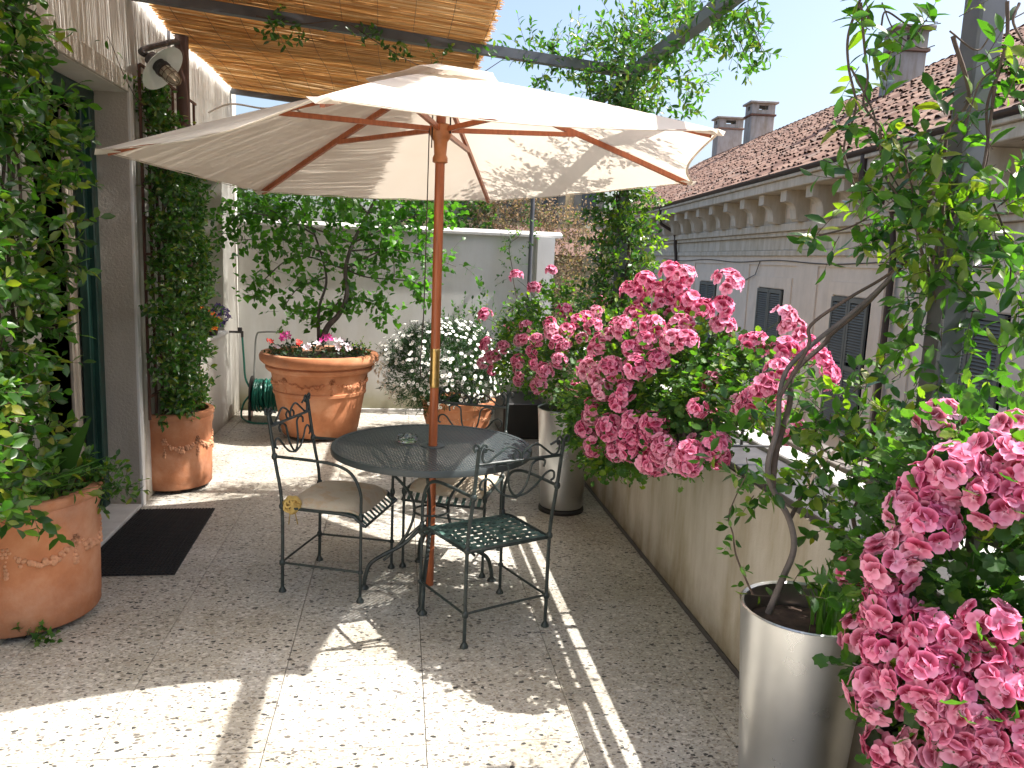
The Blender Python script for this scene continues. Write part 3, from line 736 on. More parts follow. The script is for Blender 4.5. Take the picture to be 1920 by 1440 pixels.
cs = 1 / math.sqrt(1 + TR * TR); up = Nn * cs + np.array([0, 0, TR * cs]); upn = np.cross(U, up); upn = upn if upn[2] > 0 else -upn
Ms = []
for s in np.arange(S0 + .1, S1, .225):
    jr = rng.uniform(-.06, .06)
    for k in range(20):
        X = 6.22 + k * .345 * cs + (jr + rng.normal() * .05 if k else 0); 
        if X > ridgeX - .15: continue
        p = Fm((X, s + rng.normal() * .015, RZ(X) - .045 + abs(rng.normal()) * .012)); yaw = rng.normal() * .03
        d = up + U * yaw; Ms.append((d, upn + rng.normal(size=3) * .03, 1.0, p))
Ms = frames(np.array([m[0] for m in Ms]), np.array([m[1] for m in Ms]), np.array([m[2] for m in Ms]), np.array([m[3] for m in Ms]))
_, _, dd = pxof(Ms[:, :3, 3]); xx, yy, _ = pxof(Ms[:, :3, 3]); vis = (xx > 1200) & (xx < 1930) & (yy > 60) & (yy < 420); order = np.argsort(np.where(vis, dd, 1e6))
cme = np_mesh('roof_tile', *PROTO['coppo'][:2], 'roof_clay', None)
for i in order[:300]: inst('roof_tile', cme, fac, Ms[i])
joined('roof_tiles', PROTO['coppo'], Ms[order[300:]], 'roof_clay', fac)
rt = []
for s in np.arange(S0, S1, .4): rt.append((U + np.array([0, 0, rng.normal() * .02]), np.array([0, 0, 1.]), 1.15, Fm((ridgeX, s, RZ(ridgeX) - .06))))
joined('ridge_tiles', PROTO['coppo'], frames(np.array([m[0] for m in rt]), np.array([m[1] for m in rt]), np.array([m[2] for m in rt]), np.array([m[3] for m in rt])), 'roof_clay', fac)
def chimney(X, s, w, dpt, ztop, label, zb):
    t = thing('chimney', Fm((X, s, zb)), label, 'chimney', 'chimneys on the tiled roof')
    b = MB(); b.box((X - w / 2, s - dpt / 2, zb), (X + w / 2, s + dpt / 2, ztop - .62), .02); fobj('shaft', b, 'chimney_render', t)
    b = MB(); b.box((X - w / 2 - .06, s - dpt / 2 - .06, ztop - .62), (X + w / 2 + .06, s + dpt / 2 + .06, ztop - .54), .01); fobj('band', b, 'roof_clay', t)
    b = MB(); e = .16
    for sx in (-1, 1):
        for sy in (-1, 1): b.box((X + sx * w / 2, s + sy * dpt / 2, ztop - .54), (X + sx * (w / 2 - w * .3), s + sy * (dpt / 2 - dpt * .3), ztop - .09))
    b.box((X - w / 2 + .003, s - dpt / 2 + .003, ztop - .54), (X + w / 2 - .003, s + dpt / 2 - .003, ztop - .36)); b.box((X - w / 2 + .003, s - dpt / 2 + .003, ztop - .17), (X + w / 2 - .003, s + dpt / 2 - .003, ztop - .09))
    fobj('flue_head', b, 'chimney_render', t)
    b = MB(); b.box((X - w / 2 - .12, s - dpt / 2 - .12, ztop - .088), (X + w / 2 + .12, s + dpt / 2 + .12, ztop), .01); fobj('cap', b, 'chimney_render', t)
chimney(10.75, 21.1, .80, .7, 7.85, 'broad grey rendered chimney nearest the viewer on the roof ridge', 5.5)
chimney(12.5, 37.0, 1.05, .9, 9.0, 'pale slender chimney in the middle of the three on the roof', 5.5)
chimney(12.9, 43.0, 1.3, .9, 9.35, 'dark-headed chimney with square holes, farthest along the roof', 5.5)
# far houses
def farhouse(label, x0, x1, y0, y1, zt, mat, wins, roof=None, name='house'):
    t = thing(name, ((x0 + x1) / 2, y0, -7), label, 'house'); b = MB(); b.box((x0, y0, -7), (x1, y1, zt)); obj('wall', b, mat, t)
    if roof:
        b = MB(); rh = roof; b.add([(x0 - .3, y0 - .4, zt), (x1 + .3, y0 - .4, zt), (x1 + .3, (y0 + y1) / 2, zt + rh), (x0 - .3, (y0 + y1) / 2, zt + rh), (x0 - .3, y1, zt), (x1 + .3, y1, zt)], [(0, 1, 2, 3), (3, 2, 5, 4), (0, 3, 4), (1, 5, 2), (0, 4, 5, 1)]); obj('roof', b, 'roof_clay', t)
    for (a, c, z0, z1) in wins:
        b = MB(); b.box((a, y0 - .02, z0), (c, y0 + .1, z1)); b2 = obj('window', b, 'window_bright', t)
        b = MB(); b.box((a - .45, y0 - .06, z0), (a - .03, y0 - .021, z1)); obj('shutter', b, 'shutter_grey', t); b = MB(); b.box((c + .03, y0 - .06, z0), (c + .45, y0 - .021, z1)); obj('shutter', b, 'shutter_grey', t)
farhouse('distant cream house with tall shuttered windows seen below the umbrella', 0, 10.6, 46, 54, 7.5, 'ochre_plaster', [(3.4 + k * 2.3, 4.3 + k * 2.3, z, z + 1.9) for k in range(4) for z in (3.7, .6)], 2.5)
farhouse('low pale house with a shallow tiled roof behind the terrace end wall', 4.2, 8.6, 32, 38, 2.55, 'ochre_plaster', [(5.2, 6, -.3, 1.3)], .5)
farhouse('narrow ochre house wall beside the dried creeper', 2.2, 3.1, 13.5, 17, 1.75, 'ochre_plaster', [], .35)
#farhouse('far red-roofed house showing past the umbrella corner', 17, 30, 62, 80, 11.2, 'facade_stone', [], 5.5)
# ================================================================ UMBRELLA
UC = np.array([.18, 3.90]); UR = 1.441; UPH = 3.374; UZ = 2.087; TX, TY = .037, -.043
umb = thing('parasol', (UC[0], UC[1], 0), 'large cream canvas parasol on a varnished wood pole through the table', 'parasol')
def rimp(k, f=1.0, dz=0.0):
    a = UPH + k * PI / 3; x, y = UR * math.cos(a), UR * math.sin(a); z = UZ + TX * x + TY * y
    p = np.array([UC[0] - .02 + x, UC[1] + .03 + y, z]); c = np.array([UC[0] - .02, UC[1] + .03, UZ + .438]); q = c + (p - c) * f
    q[2] += dz + .012 * math.sin(PI * f); return q
def canopy(f0, f1, dz, nr=9, nc=10, sag=.05, flap=0.0):
    b = MB()
    for k in range(6):
        vs = []
        for i in range(nr + 1):
            f = f0 + (f1 - f0) * i / nr; A, C = rimp(k, f, dz), rimp(k + 1, f, dz)
            for j in range(nc + 1):
                t = j / nc; p = A + (C - A) * t; s = math.sin(PI * t)
                cen = np.array([UC[0] - .02, UC[1] + .03, p[2]]); p = p + (cen - p) * (.055 * s * f ** 2)   # scalloped rim
                p[2] += -.035 * s * f * (1 - .5 * f) + .004 * s * math.sin(j * 2.3 + i + k * 2); vs.append(p)
        b.add(vs, [(i * (nc + 1) + j, i * (nc + 1) + j + 1, (i + 1) * (nc + 1) + j + 1, (i + 1) * (nc + 1) + j) for i in range(nr) for j in range(nc)])
    return b
cp = canopy(.10, 1.0, 0); can = obj('canopy', cp, 'canvas', umb, True)
obj('vent_flap', canopy(.005, .235, .035, 4, 8), 'canvas', umb, True)
# hem and corner pockets
for k in range(6):
    P = rimp(k, 1.0); c = np.array([UC[0], UC[1], P[2]]); d = unit(c - P); s = np.array([-d[1], d[0], 0]); b = MB()
    b.add([P + s * .035 - d * .004, P - s * .035 - d * .004, P - s * .045 + d * .09 + [0, 0, -.004], P + s * .045 + d * .09 + [0, 0, -.004], P - d * .012 + [0, 0, -.022]], [(0, 1, 4), (0, 4, 3), (1, 2, 4), (3, 4, 2)]); obj('rib_pocket', b, 'canvas', umb)
    hem = MB(); A, C = rimp(k, 1.0), rimp(k + 1, 1.0); L = []
    for j in range(13):
        t = j / 12; p = A + (C - A) * t; cen = np.array([UC[0] - .02, UC[1] + .03, p[2]]); p = p + (cen - p) * (.055 * math.sin(PI * t)); p[2] += -.0175 * math.sin(PI * t) - .004; L.append(p)
    hem.tube(L, .006, 5, flat=.35); obj('hem', hem, 'canvas', umb, True)
b = MB()   # the tie ribbon lying on top, near the left corner
A0 = rimp(0, .62, .012); 
b.tube(smoothline([A0 + [-.12, .0, -.01], A0 + [-.03, .02, .035], A0 + [.10, .05, .03], A0 + [.22, .08, .045], A0 + [.30, .08, .0]], 5), .012, 6, flat=.3); obj('tie_ribbon', b, 'canvas', umb, True)
hubz = 2.265
b = MB(); b.lathe([(.0, .0), (.0215, 0), (.0215, 1.06), (.023, 1.07), (.023, 2.47), (.0, 2.48)], (UC[0], UC[1], 0.0), 20); pole = obj('pole', b, 'umbrella_wood', umb, True)
b = MB(); b.lathe([(.0225, 1.03), (.0245, 1.035), (.0245, 1.055), (.0237, 1.06), (.0237, 1.20), (.0245, 1.205), (.0245, 1.22), (.0225, 1.225)], (UC[0], UC[1], 0), 20); obj('ferrule', b, 'brass', pole, True)
b = MB(); b.lathe([(.024, -.16), (.036, -.155), (.036, -.135), (.029, -.12), (.033, -.06), (.045, -.045), (.052, -.03), (.052, .012), (.040, .02), (.024, .02)], (UC[0], UC[1], hubz), 20); obj('hub', b, 'hub_wood', umb, True)
b = MB(); b.lathe([(.024, 0), (.05, .0), (.05, .035), (.03, .05), (.024, .05)], (UC[0], UC[1], 2.40), 18); obj('top_hub', b, 'hub_wood', umb, True)
def bar(mb, a, c, wd, ht):
    a, c = np.array(a, float), np.array(c, float); d = unit(c - a); s = unit(np.cross(d, [0, 0, 1])); u = np.cross(s, d); vs = []
    for p in (a, c):
        for q, r in ((-1, -1), (1, -1), (1, 1), (-1, 1)): vs.append(p + s * q * wd / 2 + u * r * ht / 2)
    return mb.add(vs, [(3, 2, 1, 0), (4, 5, 6, 7), (0, 1, 5, 4), (1, 2, 6, 5), (2, 3, 7, 6), (3, 0, 4, 7)])
for k in range(6):
    P1 = rimp(k, .97, -.024); P0 = rimp(k, .05, -.03); mid = rimp(k, .52, -.02); d = unit((P1 - P0) * [1, 1, 0])
    b = MB(); L = [rimp(k, f, -.022) for f in (.04, .3, .52, .75, .975)]
    for i in range(4): bar(b, L[i], L[i + 1], .017, .026)
    rib = obj('rib', b, 'umbrella_wood', umb)
    h = np.array([UC[0], UC[1], hubz - .005]) + d * .045
    b = MB(); s = np.array([-d[1], d[0], 0]) * .0; bar(b, h, rimp(k, .50, -.032), .018, .022); obj('strut', b, 'umbrella_wood', umb)
b = MB(); b.tube(smoothline([(UC[0] - .055, UC[1] - .02, 2.26), (UC[0] - .058, UC[1] - .03, 1.8), (UC[0] - .062, UC[1] - .04, 1.4), (UC[0] - .072, UC[1] - .035, 1.15), (UC[0] - .06, UC[1] - .04, 1.08), (UC[0] - .024, UC[1] - .02, 1.12)], 5), .0028, 5)
b.tube([(UC[0] + .04, UC[1] - .03, 2.42), (UC[0] + .043, UC[1] - .035, 2.24)], .004, 5); b.tube([(UC[0] - .04, UC[1] - .03, 2.42), (UC[0] - .043, UC[1] - .035, 2.17)], .003, 5); obj('pull_cord', b, 'cord_dark', umb)
# ================================================================ TABLE
TC = np.array([.18, 3.92]); TZ = .735
tab = thing('bistro_table', (TC[0], TC[1], 0), 'round dark iron table with a mesh top around the parasol pole', 'table')
b = MB(); b.lathe([(.482, -.004), (.498, -.002), (.502, -.012), (.502, -.03), (.494, -.034), (.488, -.03), (.488, -.012), (.482, -.008), (.482, -.004)], (*TC, TZ), 72); obj('rim', b, 'tabletop_iron', tab, True)
b = MB(); R = .486; st = .0185
ca, sa = math.cos(.9), math.sin(.9)
for k in range(-26, 27):
    o = k * st; h = math.sqrt(max(0, R * R - o * o))
    if h < .02: continue
    for dirn in (0, 1):
        segs = [(-h, h)]
        if abs(o) < .058: q = math.sqrt(.058 ** 2 - o * o); segs = [(-h, -q), (q, h)]
        for (a, c) in segs:
            def tr(t): x, y = (t, o) if dirn == 0 else (o, t); return (TC[0] + ca * x - sa * y, TC[1] + sa * x + ca * y, TZ - .006 - dirn * .0018)
            hw = .0066 if dirn == 0 else .0018; p, q_ = np.array(tr(a)), np.array(tr(c)); d = unit(q_ - p); s = np.array([-d[1], d[0], 0]) * hw
            b.add([p - s, q_ - s, q_ + s, p + s, p - s - [0, 0, .0016], q_ - s - [0, 0, .0016], q_ + s - [0, 0, .0016], p + s - [0, 0, .0016]], [(0, 1, 2, 3), (7, 6, 5, 4), (0, 4, 5, 1), (2, 6, 7, 3)])
o = obj('mesh_top', b, 'tabletop_iron', tab); o['kind'] = 'stuff'
b = MB(); b.lathe([(.027, .001), (.06, -.001), (.062, -.004), (.062, -.010), (.027, -.012), (.027, .001)], (*TC, TZ), 28); obj('pole_collar', b, 'tabletop_iron', tab, True)
for a in (math.radians(8), math.radians(98), math.radians(184), math.radians(262)):
    e = np.array([math.cos(a), math.sin(a), 0]); c3 = np.array([TC[0], TC[1] - .03, 0]); L = lambda pts: [c3 + e * r + np.array([0, 0, z]) for r, z in pts]
    b = MB(); b.tube(smoothline(L([(.30, .71), (.22, .62), (.115, .50), (.085, .40), (.12, .28), (.20, .18), (.235, .145)]), 5), .0075, 7)
    b.tube(smoothline(L([(.06, .30), (.14, .225), (.235, .175), (.30, .13), (.325, .06), (.33, .012)]), 5), .0105, 8); b.lathe([(.0, 0), (.024, 0), (.024, .006), (.012, .02), (.0, .02)], tuple(L([(.33, 0)])[0]), 12); obj('leg', b, 'wrought_iron', tab, True)
b = MB(); t = np.linspace(0, 2 * PI, 33); b.tube([(TC[0] + .088 * math.cos(x), TC[1] - .03 + .088 * math.sin(x), .40) for x in t], .006, 6, False); b.tube([(TC[0] + .06 * math.cos(x), TC[1] - .03 + .06 * math.sin(x), .30) for x in t], .008, 6, False); obj('leg_ring', b, 'wrought_iron', tab, True)
# ashtray
ash = MB(); ac = at(764, 822, 2, TZ + .012); ash.lathe([(0, .0), (.046, .0), (.050, .004), (.053, .028), (.050, .031), (.046, .029), (.043, .010), (.0, .009)], (ac[0], ac[1], TZ - .003), 28)
a_o = obj('ashtray', ash, 'clear_glass', None, True, loc=(ac[0], ac[1], TZ)); tagit(a_o, 'small round clear glass ashtray on the mesh tabletop', 'ashtray')

# ================================================================ CHAIRS
def arc_in_yz(P, x=0): return [(x, p[0], p[1]) for p in P]
def make_chair(cushion):
    r = thing('garden_chair', (0, 0, 0), 'x', 'chair', 'wrought iron chairs around the table')
    I = 'wrought_iron'; W2 = .215; xb, xf = -.21, .20; lean = lambda z: xb - .07 * max(0, (z - .44)) / .45
    def piece(nm, L, rad, mat=I, n=7, knobs=(), foot=None):
        b = MB(); b.tube(L, rad, n)
        for k, kr in knobs: b.ball(k, kr, 8, 6, (1, 1, 1.15))
        if foot is not None: b.lathe([(0, 0), (.019, 0), (.019, .006), (.009, .024), (0, .024)], foot, 12)
        return obj(nm, b, mat, r, True)
    for sd in (-1, 1):
        y = sd * W2
        L = [(xb, y, .012), (xb, y, .44), (lean(.66), y, .66), (lean(.90), y, .90)]
        # rear leg and upright in one rod, curled finial at the top
        b = MB(); b.tube(smoothline(L, 4), .0085, 8); fin = [(lean(.90), y + c[0], c[1] + .90) for c in [(0, 0), (sd * .004, .012), (sd * .018, .02), (sd * .028, .008), (sd * .022, -.008), (sd * .012, -.002)]]
        b.tube(smoothline(fin, 4), .0055, 6)
        fin = [(lean(.90), y + c[0], c[1] + .895) for c in [(0, -.03), (-sd * .006, 0), (-sd * .022, .022), (-sd * .036, .010), (-sd * .032, -.010), (-sd * .022, -.006)]]; b.tube(smoothline(fin, 4), .005, 6)
        for z in (.685, .44, .15): b.ball((lean(z), y, z), .0155, 8, 6, (1, 1, 1.3))
        b.lathe([(0, 0), (.019, 0), (.019, .006), (.009, .024), (0, .024)], (xb, y, 0), 12); obj('leg', b, I, r, True)
        # front leg that bends back into the arm
        y2 = y * 1.04; L = [(xf, y2, .012), (xf, y2, .44), (xf - .005, y2, .55), (xf - .05, y2, .635), (xf - .13, y2, .672), (-.05, y2, .683), (lean(.685), y, .685)]
        b = MB(); b.tube(smoothline(L, 5), .0078, 8); b.ball((xf, y2, .15), .014, 8, 6); b.ball((xf, y2, .425), .014, 8, 6, (1, 1, 1.8)); b.lathe([(0, 0), (.019, 0), (.019, .006), (.009, .024), (0, .024)], (xf, y2, 0), 12); obj('leg', b, I, r, True)
        piece('stretcher', [(xb, y, .15), (xf, y2, .15)], .0058)
    piece('stretcher', smoothline([(xb, -W2, .15), (xb, -W2 + .05, .155), (xb, W2 - .05, .155), (xb, W2, .15)], 3), .0058)
    # back scrolls
    X = lambda z: lean(z) 
    piece('back_rail', [(X(.83), -W2, .83), (X(.83), W2, .83)], .0072)
    def sc(pts, rad=.0052):
        b = MB()
        for s in (-1, 1): b.tube(smoothline([(X(z), s * y, z) for y, z in pts], 5), rad, 6)
        obj('back_scroll', b, I, r, True)
    sc([(.165, .905), (.150, .918), (.138, .905), (.145, .885), (.185, .90), (.196, .875), (.19, .845), (.165, .838), (.12, .868), (.075, .895), (.035, .885), (.008, .862), (.004, .838), (.03, .834), (.042, .855), (.028, .868)][3:])
    sc([(.095, .775), (.108, .79), (.125, .785), (.128, .812), (.095, .822), (.062, .805), (.055, .765), (.045, .715), (.02, .675), (0, .664)][2:])
    sc([(.175, .715), (.19, .725), (.186, .752), (.165, .762), (.14, .75), (.105, .71), (.06, .675), (0, .658)])
    # seat: frame and woven flat straps that roll down at the front
    zs = .432; nx = 10
    def seatz(x): return zs - .05 * max(0, (x - .13) / .09) ** 2 if x > .13 else zs
    b = MB(); fr = [(xb, -W2, zs), (xb, W2, zs)]; b.tube(fr, .008, 7)
    for s in (-1, 1): b.tube([(x, s * W2 * (1 + .04 * (x - xb) / .41), seatz(x)) for x in np.linspace(xb, .22, 9)], .008, 7)
    b.tube([(.222, -W2 * 1.04, seatz(.22)), (.222, W2 * 1.04, seatz(.22))], .007, 7); obj('seat_frame', b, I, r, True)
    for i in range(nx):
        y = -W2 + .022 + i * (2 * W2 - .044) / (nx - 1); hw = .0095; b = MB(); xs = np.linspace(xb, .22, 10); vs = []
        for k, x in enumerate(xs):
            z = seatz(x) + .0025 * (1 if (k + i) % 2 else -1); vs += [(x, y - hw, z), (x, y + hw, z), (x, y + hw, z - .003), (x, y - hw, z - .003)]
        b.add(vs, [(4 * k + a, 4 * k + (a + 1) % 4, 4 * k + 4 + (a + 1) % 4, 4 * k + 4 + a) for k in range(9) for a in range(4)]); obj('seat_strap', b, 'verdigris_iron', r)
    for i in range(9):
        x = xb + .03 + i * .043; z = seatz(x); b = MB(); b.box((x - .0085, -W2, z - .004), (x + .0115, W2, z + .0005)); obj('seat_strap', b, 'verdigris_iron', r)
    if cushion:
        b = MB(); n = 16; top = []; 
        for i in range(n + 1):
            for j in range(n + 1):
                u, v = i / n * 2 - 1, j / n * 2 - 1; q = (abs(u) ** 5 + abs(v) ** 5) ** .2; k = max(0, 1 - q ** 3)
                x = -.005 + .195 * u * (1 - .05 * v * v); y = .212 * v * (1 - .05 * u * u); h = .012 + .042 * k ** .55 + .004 * math.sin(u * 7) * math.cos(v * 6) * k
                top.append((x, y, seatz(x) + .004 + h, h))
        vs = [t[:3] for t in top] + [(t[0], t[1], seatz(t[0]) + .006 - .0 * t[3]) for t in top]; m = n + 1; off = m * m
        fs = [(i * m + j, i * m + j + 1, (i + 1) * m + j + 1, (i + 1) * m + j) for i in range(n) for j in range(n)]; fs += [tuple(off + q for q in f[::-1]) for f in fs]
        edge = [(0, j) for j in range(n)] + [(i, n) for i in range(n)] + [(n, j) for j in range(n, 0, -1)] + [(i, 0) for i in range(n, 0, -1)]
        for e in range(len(edge)):
            a = edge[e][0] * m + edge[e][1]; c = edge[(e + 1) % len(edge)]; c = c[0] * m + c[1]; fs.append((a, a + off, c + off, c))
        b.add(vs, fs); cu = obj('cushion', b, 'cushion_fabric', r, True)
    return r
def place(ch, x, y, deg, label):
    ch.location = (x, y, 0); ch.rotation_euler = (0, 0, math.radians(deg)); ch['label'] = label; return ch
c_plain = make_chair(False)
c_cush = make_chair(True)
c2 = copy_tree(c_cush)
place(c_plain, .412, 3.505, 115, 'bare green iron chair with strap seat, back turned to the viewer')
place(c_cush, -.278, 3.985, -19, 'iron chair with beige cushion and yellow bow, left of the table')
place(c2, .325, 4.255, -111, 'cushioned iron chair on the far side, seen through the table legs')
b = MB(); q = np.array([-.275 - .16, 3.985 - .165 + .07, 0]); p = at(549, 945, 1, 3.84)
bow = MB(); bow.ball(tuple(p), .020, 8, 6)
for a_ in (-.5, .35, 1.1, 2.0, 2.8, 3.7, 4.5):
    e_ = np.array([math.cos(a_), -.35, math.sin(a_)]) * .040; f_ = np.array([-math.sin(a_), -.2, math.cos(a_)]) * .018; bow.tube(smoothline([p, p + e_ * .6 + f_, p + e_, p + e_ * .6 - f_, p], 4), (.016), 5, flat=.45)
for s_ in (-.012, .014): bow.tube(smoothline([p, p + [s_, -.01, -.05], p + [s_ * 1.6, 0, -.10]], 4), .008, 5, flat=.3)
ob = obj('cushion_bow', bow, 'bow_yellow', None, True, loc=tuple(p)); M_ = ob.location.copy()
Rz = Matrix.Rotation(math.radians(-19), 4, 'Z'); base = Matrix.Translation((-.278, 3.985, 0)) @ Rz
cu = [c for c in c_cush.children][-1]; ob.parent = c_cush; ob.matrix_parent_inverse = base.inverted()

# ================================================================ POTS
def garland(mb, surf, a0, a1, z, drop, r=.016):
    """swag of fruit between two rosettes on a pot wall; surf(angle,z)->point"""
    n = 13
    for i in range(n + 1):
        t = i / n; a = a0 + (a1 - a0) * t; zz = z - drop * math.sin(PI * t) ; k = math.sin(PI * t)
        for q in range(3 if .12 < t < .88 else 1):
            p = surf(a + rng.normal() * .02, zz + rng.normal() * r * .8 * k); mb.ball(p, r * (.5 + .55 * k) * rng.uniform(.7, 1.1), 7, 5)
    for a in (a0, a1):
        for q in range(6): mb.ball(surf(a + .05 * math.cos(q), z + .018 * math.sin(q * 1.05) + .006), r * .55, 6, 4)
        mb.ball(surf(a, z + .006), r * .7, 6, 4)
        for i in range(5): mb.ball(surf(a + rng.normal() * .015, z - .03 - i * .017), r * (.35 + .16 * i) * (.8 if i == 4 else 1), 6, 4)
def wall_pot(c, R, Hh, label, feet=False, a_off=0):
    t = thing('terracotta_pot', (c[0], c[1], 0), label, 'pot', None); z0 = .03 if feet else .005
    prof = [(R * .93, z0), (R * .95, z0 + .012), (R * .945, z0 + .045), (R * .955, z0 + .05), (R * .965, Hh * .5), (R * .97, Hh - .11), (R * 1.0, Hh - .085), (R * 1.01, Hh - .06), (R * .995, Hh - .045), (R * 1.03, Hh - .03), (R * 1.035, Hh - .008), (R * 1.01, Hh), (R * .90, Hh), (R * .89, Hh - .05)]
    b = MB(); b.lathe(prof, (c[0], c[1], 0), 48, -PI * .62, PI * .62)
    poly = [(c[0] + .89 * R * math.cos(a), c[1] + .89 * R * math.sin(a)) for a in np.linspace(-PI * .62, PI * .62, 30)]
    back = [(c[0] + r * math.cos(s * PI * .62), c[1] + r * math.sin(s * PI * .62), z) for s in (-1, 1) for r, z in ((R * .93, z0), (R, Hh))]
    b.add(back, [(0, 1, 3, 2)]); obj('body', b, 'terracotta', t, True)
    so_ = MB(); so_.prism(poly, Hh - .07, Hh - .045); obj('soil', so_, 'soil', t)
    b = MB(); surf = lambda a, z: (c[0] + R * .968 * math.cos(a), c[1] + R * .968 * math.sin(a), z)
    for a0 in (-1.15, -.30 ): garland(b, surf, a0 + a_off, a0 + a_off + .85, Hh * .66, .06, .014)
    obj('garland_relief', b, 'pale_terracotta', t, True)
    if feet:
        for a in (-1.2, 0, 1.2): b = MB(); b.box((c[0] + R * .7 * math.cos(a) - .03, c[1] + R * .7 * math.sin(a) - .03, 0), (c[0] + R * .7 * math.cos(a) + .03, c[1] + R * .7 * math.sin(a) + .03, .031), .004); obj('foot', b, 'soil', t)
    return t
P1 = wall_pot((-1.66, 3.66), .335, .60, 'large terracotta wall pot with garland relief at the left edge beside the doormat', True, -.15)
P2 = wall_pot((-1.55, 5.70), .27, .555, 'terracotta wall pot with garland relief raised on feet beyond the doorway', True, -.35)
# big round pot
c = (-.70, 7.33)
P3 = thing('terracotta_pot', (*c, 0), 'huge round terracotta tub with thick double rim holding the small tree', 'pot')
prof = [(.0, .03), (.325, .03), (.335, .04), (.34, .075), (.345, .08), (.375, .25), (.40, .40), (.412, .405), (.414, .43), (.405, .437), (.43, .60), (.455, .605), (.475, .625), (.478, .645), (.465, .66), (.50, .675), (.525, .70), (.53, .74), (.515, .765), (.48, .77), (.455, .76), (.45, .72)]
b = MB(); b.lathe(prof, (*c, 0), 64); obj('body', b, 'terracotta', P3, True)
b = MB(); b.lathe([(0, .72), (.452, .715)], (*c, 0), 32); obj('soil', b, 'soil', P3)
b = MB(); surf = lambda a, z: (c[0] + (.405 + (z - .437) * .155) * math.cos(a), c[1] + (.405 + (z - .437) * .155) * math.sin(a), z)
for k in range(6): garland(b, surf, k * PI / 3 - PI / 2 - .7, (k + 1) * PI / 3 - PI / 2 - .7, .545, .055, .017)
obj('garland_relief', b, 'terracotta', P3, True)
# daisy tub
c4 = (.56, 7.30); P4 = thing('terracotta_pot', (*c4, 0), 'plain terracotta tub under the white daisy bush by the end wall', 'pot')
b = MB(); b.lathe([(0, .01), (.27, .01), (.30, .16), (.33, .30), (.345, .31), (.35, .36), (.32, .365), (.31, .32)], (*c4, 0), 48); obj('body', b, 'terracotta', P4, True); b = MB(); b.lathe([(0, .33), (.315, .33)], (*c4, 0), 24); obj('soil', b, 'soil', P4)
b = MB()
for k in range(5): garland(b, lambda a, z: (c4[0] + (.262 + z * .21) * math.cos(a), c4[1] + (.262 + z * .21) * math.sin(a), z), k * PI * .4 - 2.4, (k + 1) * PI * .4 - 2.4, .25, .05, .014)
obj('garland_relief', b, 'pale_terracotta', P4, True)
b = MB(); b.box((.98, 7.2, .004), (1.36, 7.9, .34), .01); o = obj('plant_trough', b, 'black_plastic', None, loc=(1.17, 7.5, 0)); tagit(o, 'low black planter box in the shade by the parapet', 'planter')
# steel pots
def steel_pot(x, y, label, Hh=.70, r1=.187, r0=.142):
    t = thing('steel_planter', (x, y, 0), label, 'planter', 'tall tapered steel planters'); b = MB()
    b.lathe([(0, .035), (r0, .035), (r0 + .002, .045)] + [(r0 + (r1 - r0) * k / 8, .045 + (Hh - .045) * k / 8) for k in range(1, 9)] + [(r1 + .003, Hh + .003), (r1 - .002, Hh + .006), (r1 - .010, Hh), (r1 - .012, Hh - .10)], (x, y, 0), 64); obj('body', b, 'brushed_steel', t, True)
    b = MB(); b.lathe([(0, Hh - .07), (r1 - .013, Hh - .07)], (x, y, 0), 32); obj('soil', b, 'soil', t)
    b = MB(); b.lathe([(0, 0), (r0 + .01, 0), (r0 + .012, .02), (r0 - .01, .034), (0, .034)], (x, y, 0), 40); obj('base_ring', b, 'black_plastic', t, True); return t
SP1 = steel_pot(1.20, 2.06, 'tapered steel planter nearest the viewer with a twisted climber stem')
SP2 = steel_pot(1.115, 5.12, 'tapered steel planter beyond the table under the far geraniums')
SP3 = steel_pot(1.31, 1.52, 'dark steel planter mostly hidden under the foreground geraniums', .62)
# trough for the middle geranium on the parapet
tr_ = thing('balcony_trough', (1.30, 3.2, .88), 'dark planter trough hung inside the parapet, hidden under the biggest geraniums', 'planter')
b = MB(); b.box((1.12, 2.95, .92), (1.27, 3.60, 1.04), .008); obj('box', b, 'slate_cap', tr_)
for y_ in (3.1, 3.45): b = MB(); b.box((1.27, y_, .93), (1.62, y_ + .02, .936)); b.box((1.60, y_, .852), (1.606, y_ + .02, .93)); obj('hook', b, 'slate_cap', tr_)
b = MB(); b.box((1.13, 2.97, 1.041), (1.26, 3.58, 1.05)); obj('soil', b, 'soil', tr_)

# ================================================================ SMALL THINGS
mat = thing('doormat', (-1.33, 4.6, 0), 'black ribbed rubber doormat in front of the doorway', 'doormat')
q = [np.array([-1.60, 4.07]), np.array([-1.115, 4.075]), np.array([-1.15, 5.15]), np.array([-1.60, 5.13])]
b = MB(); b.prism([tuple(v) for v in q], .002, .008); obj('base', b, 'doormat_rubber', mat)
b = MB()
for i in range(24):
    u0, u1 = i / 24, (i + .62) / 24
    for j in range(46):
        v0, v1 = j / 46, (j + .70) / 46
        def bl(u, v, z): p = (q[0] * (1 - u) + q[1] * u) * (1 - v) + (q[3] * (1 - u) + q[2] * u) * v; return (p[0], p[1], z)
        b.add([bl(u0, v0, .0081), bl(u1, v0, .0081), bl(u1, v1, .0081), bl(u0, v1, .0081), bl(u0, v0, .013), bl(u1, v0, .013), bl(u1, v1, .013), bl(u0, v1, .013)], [(4, 5, 6, 7), (0, 1, 5, 4), (1, 2, 6, 5), (2, 3, 7, 6), (3, 0, 4, 7)])
o = obj('studs', b, 'doormat_rubber', mat); o['kind'] = 'stuff'
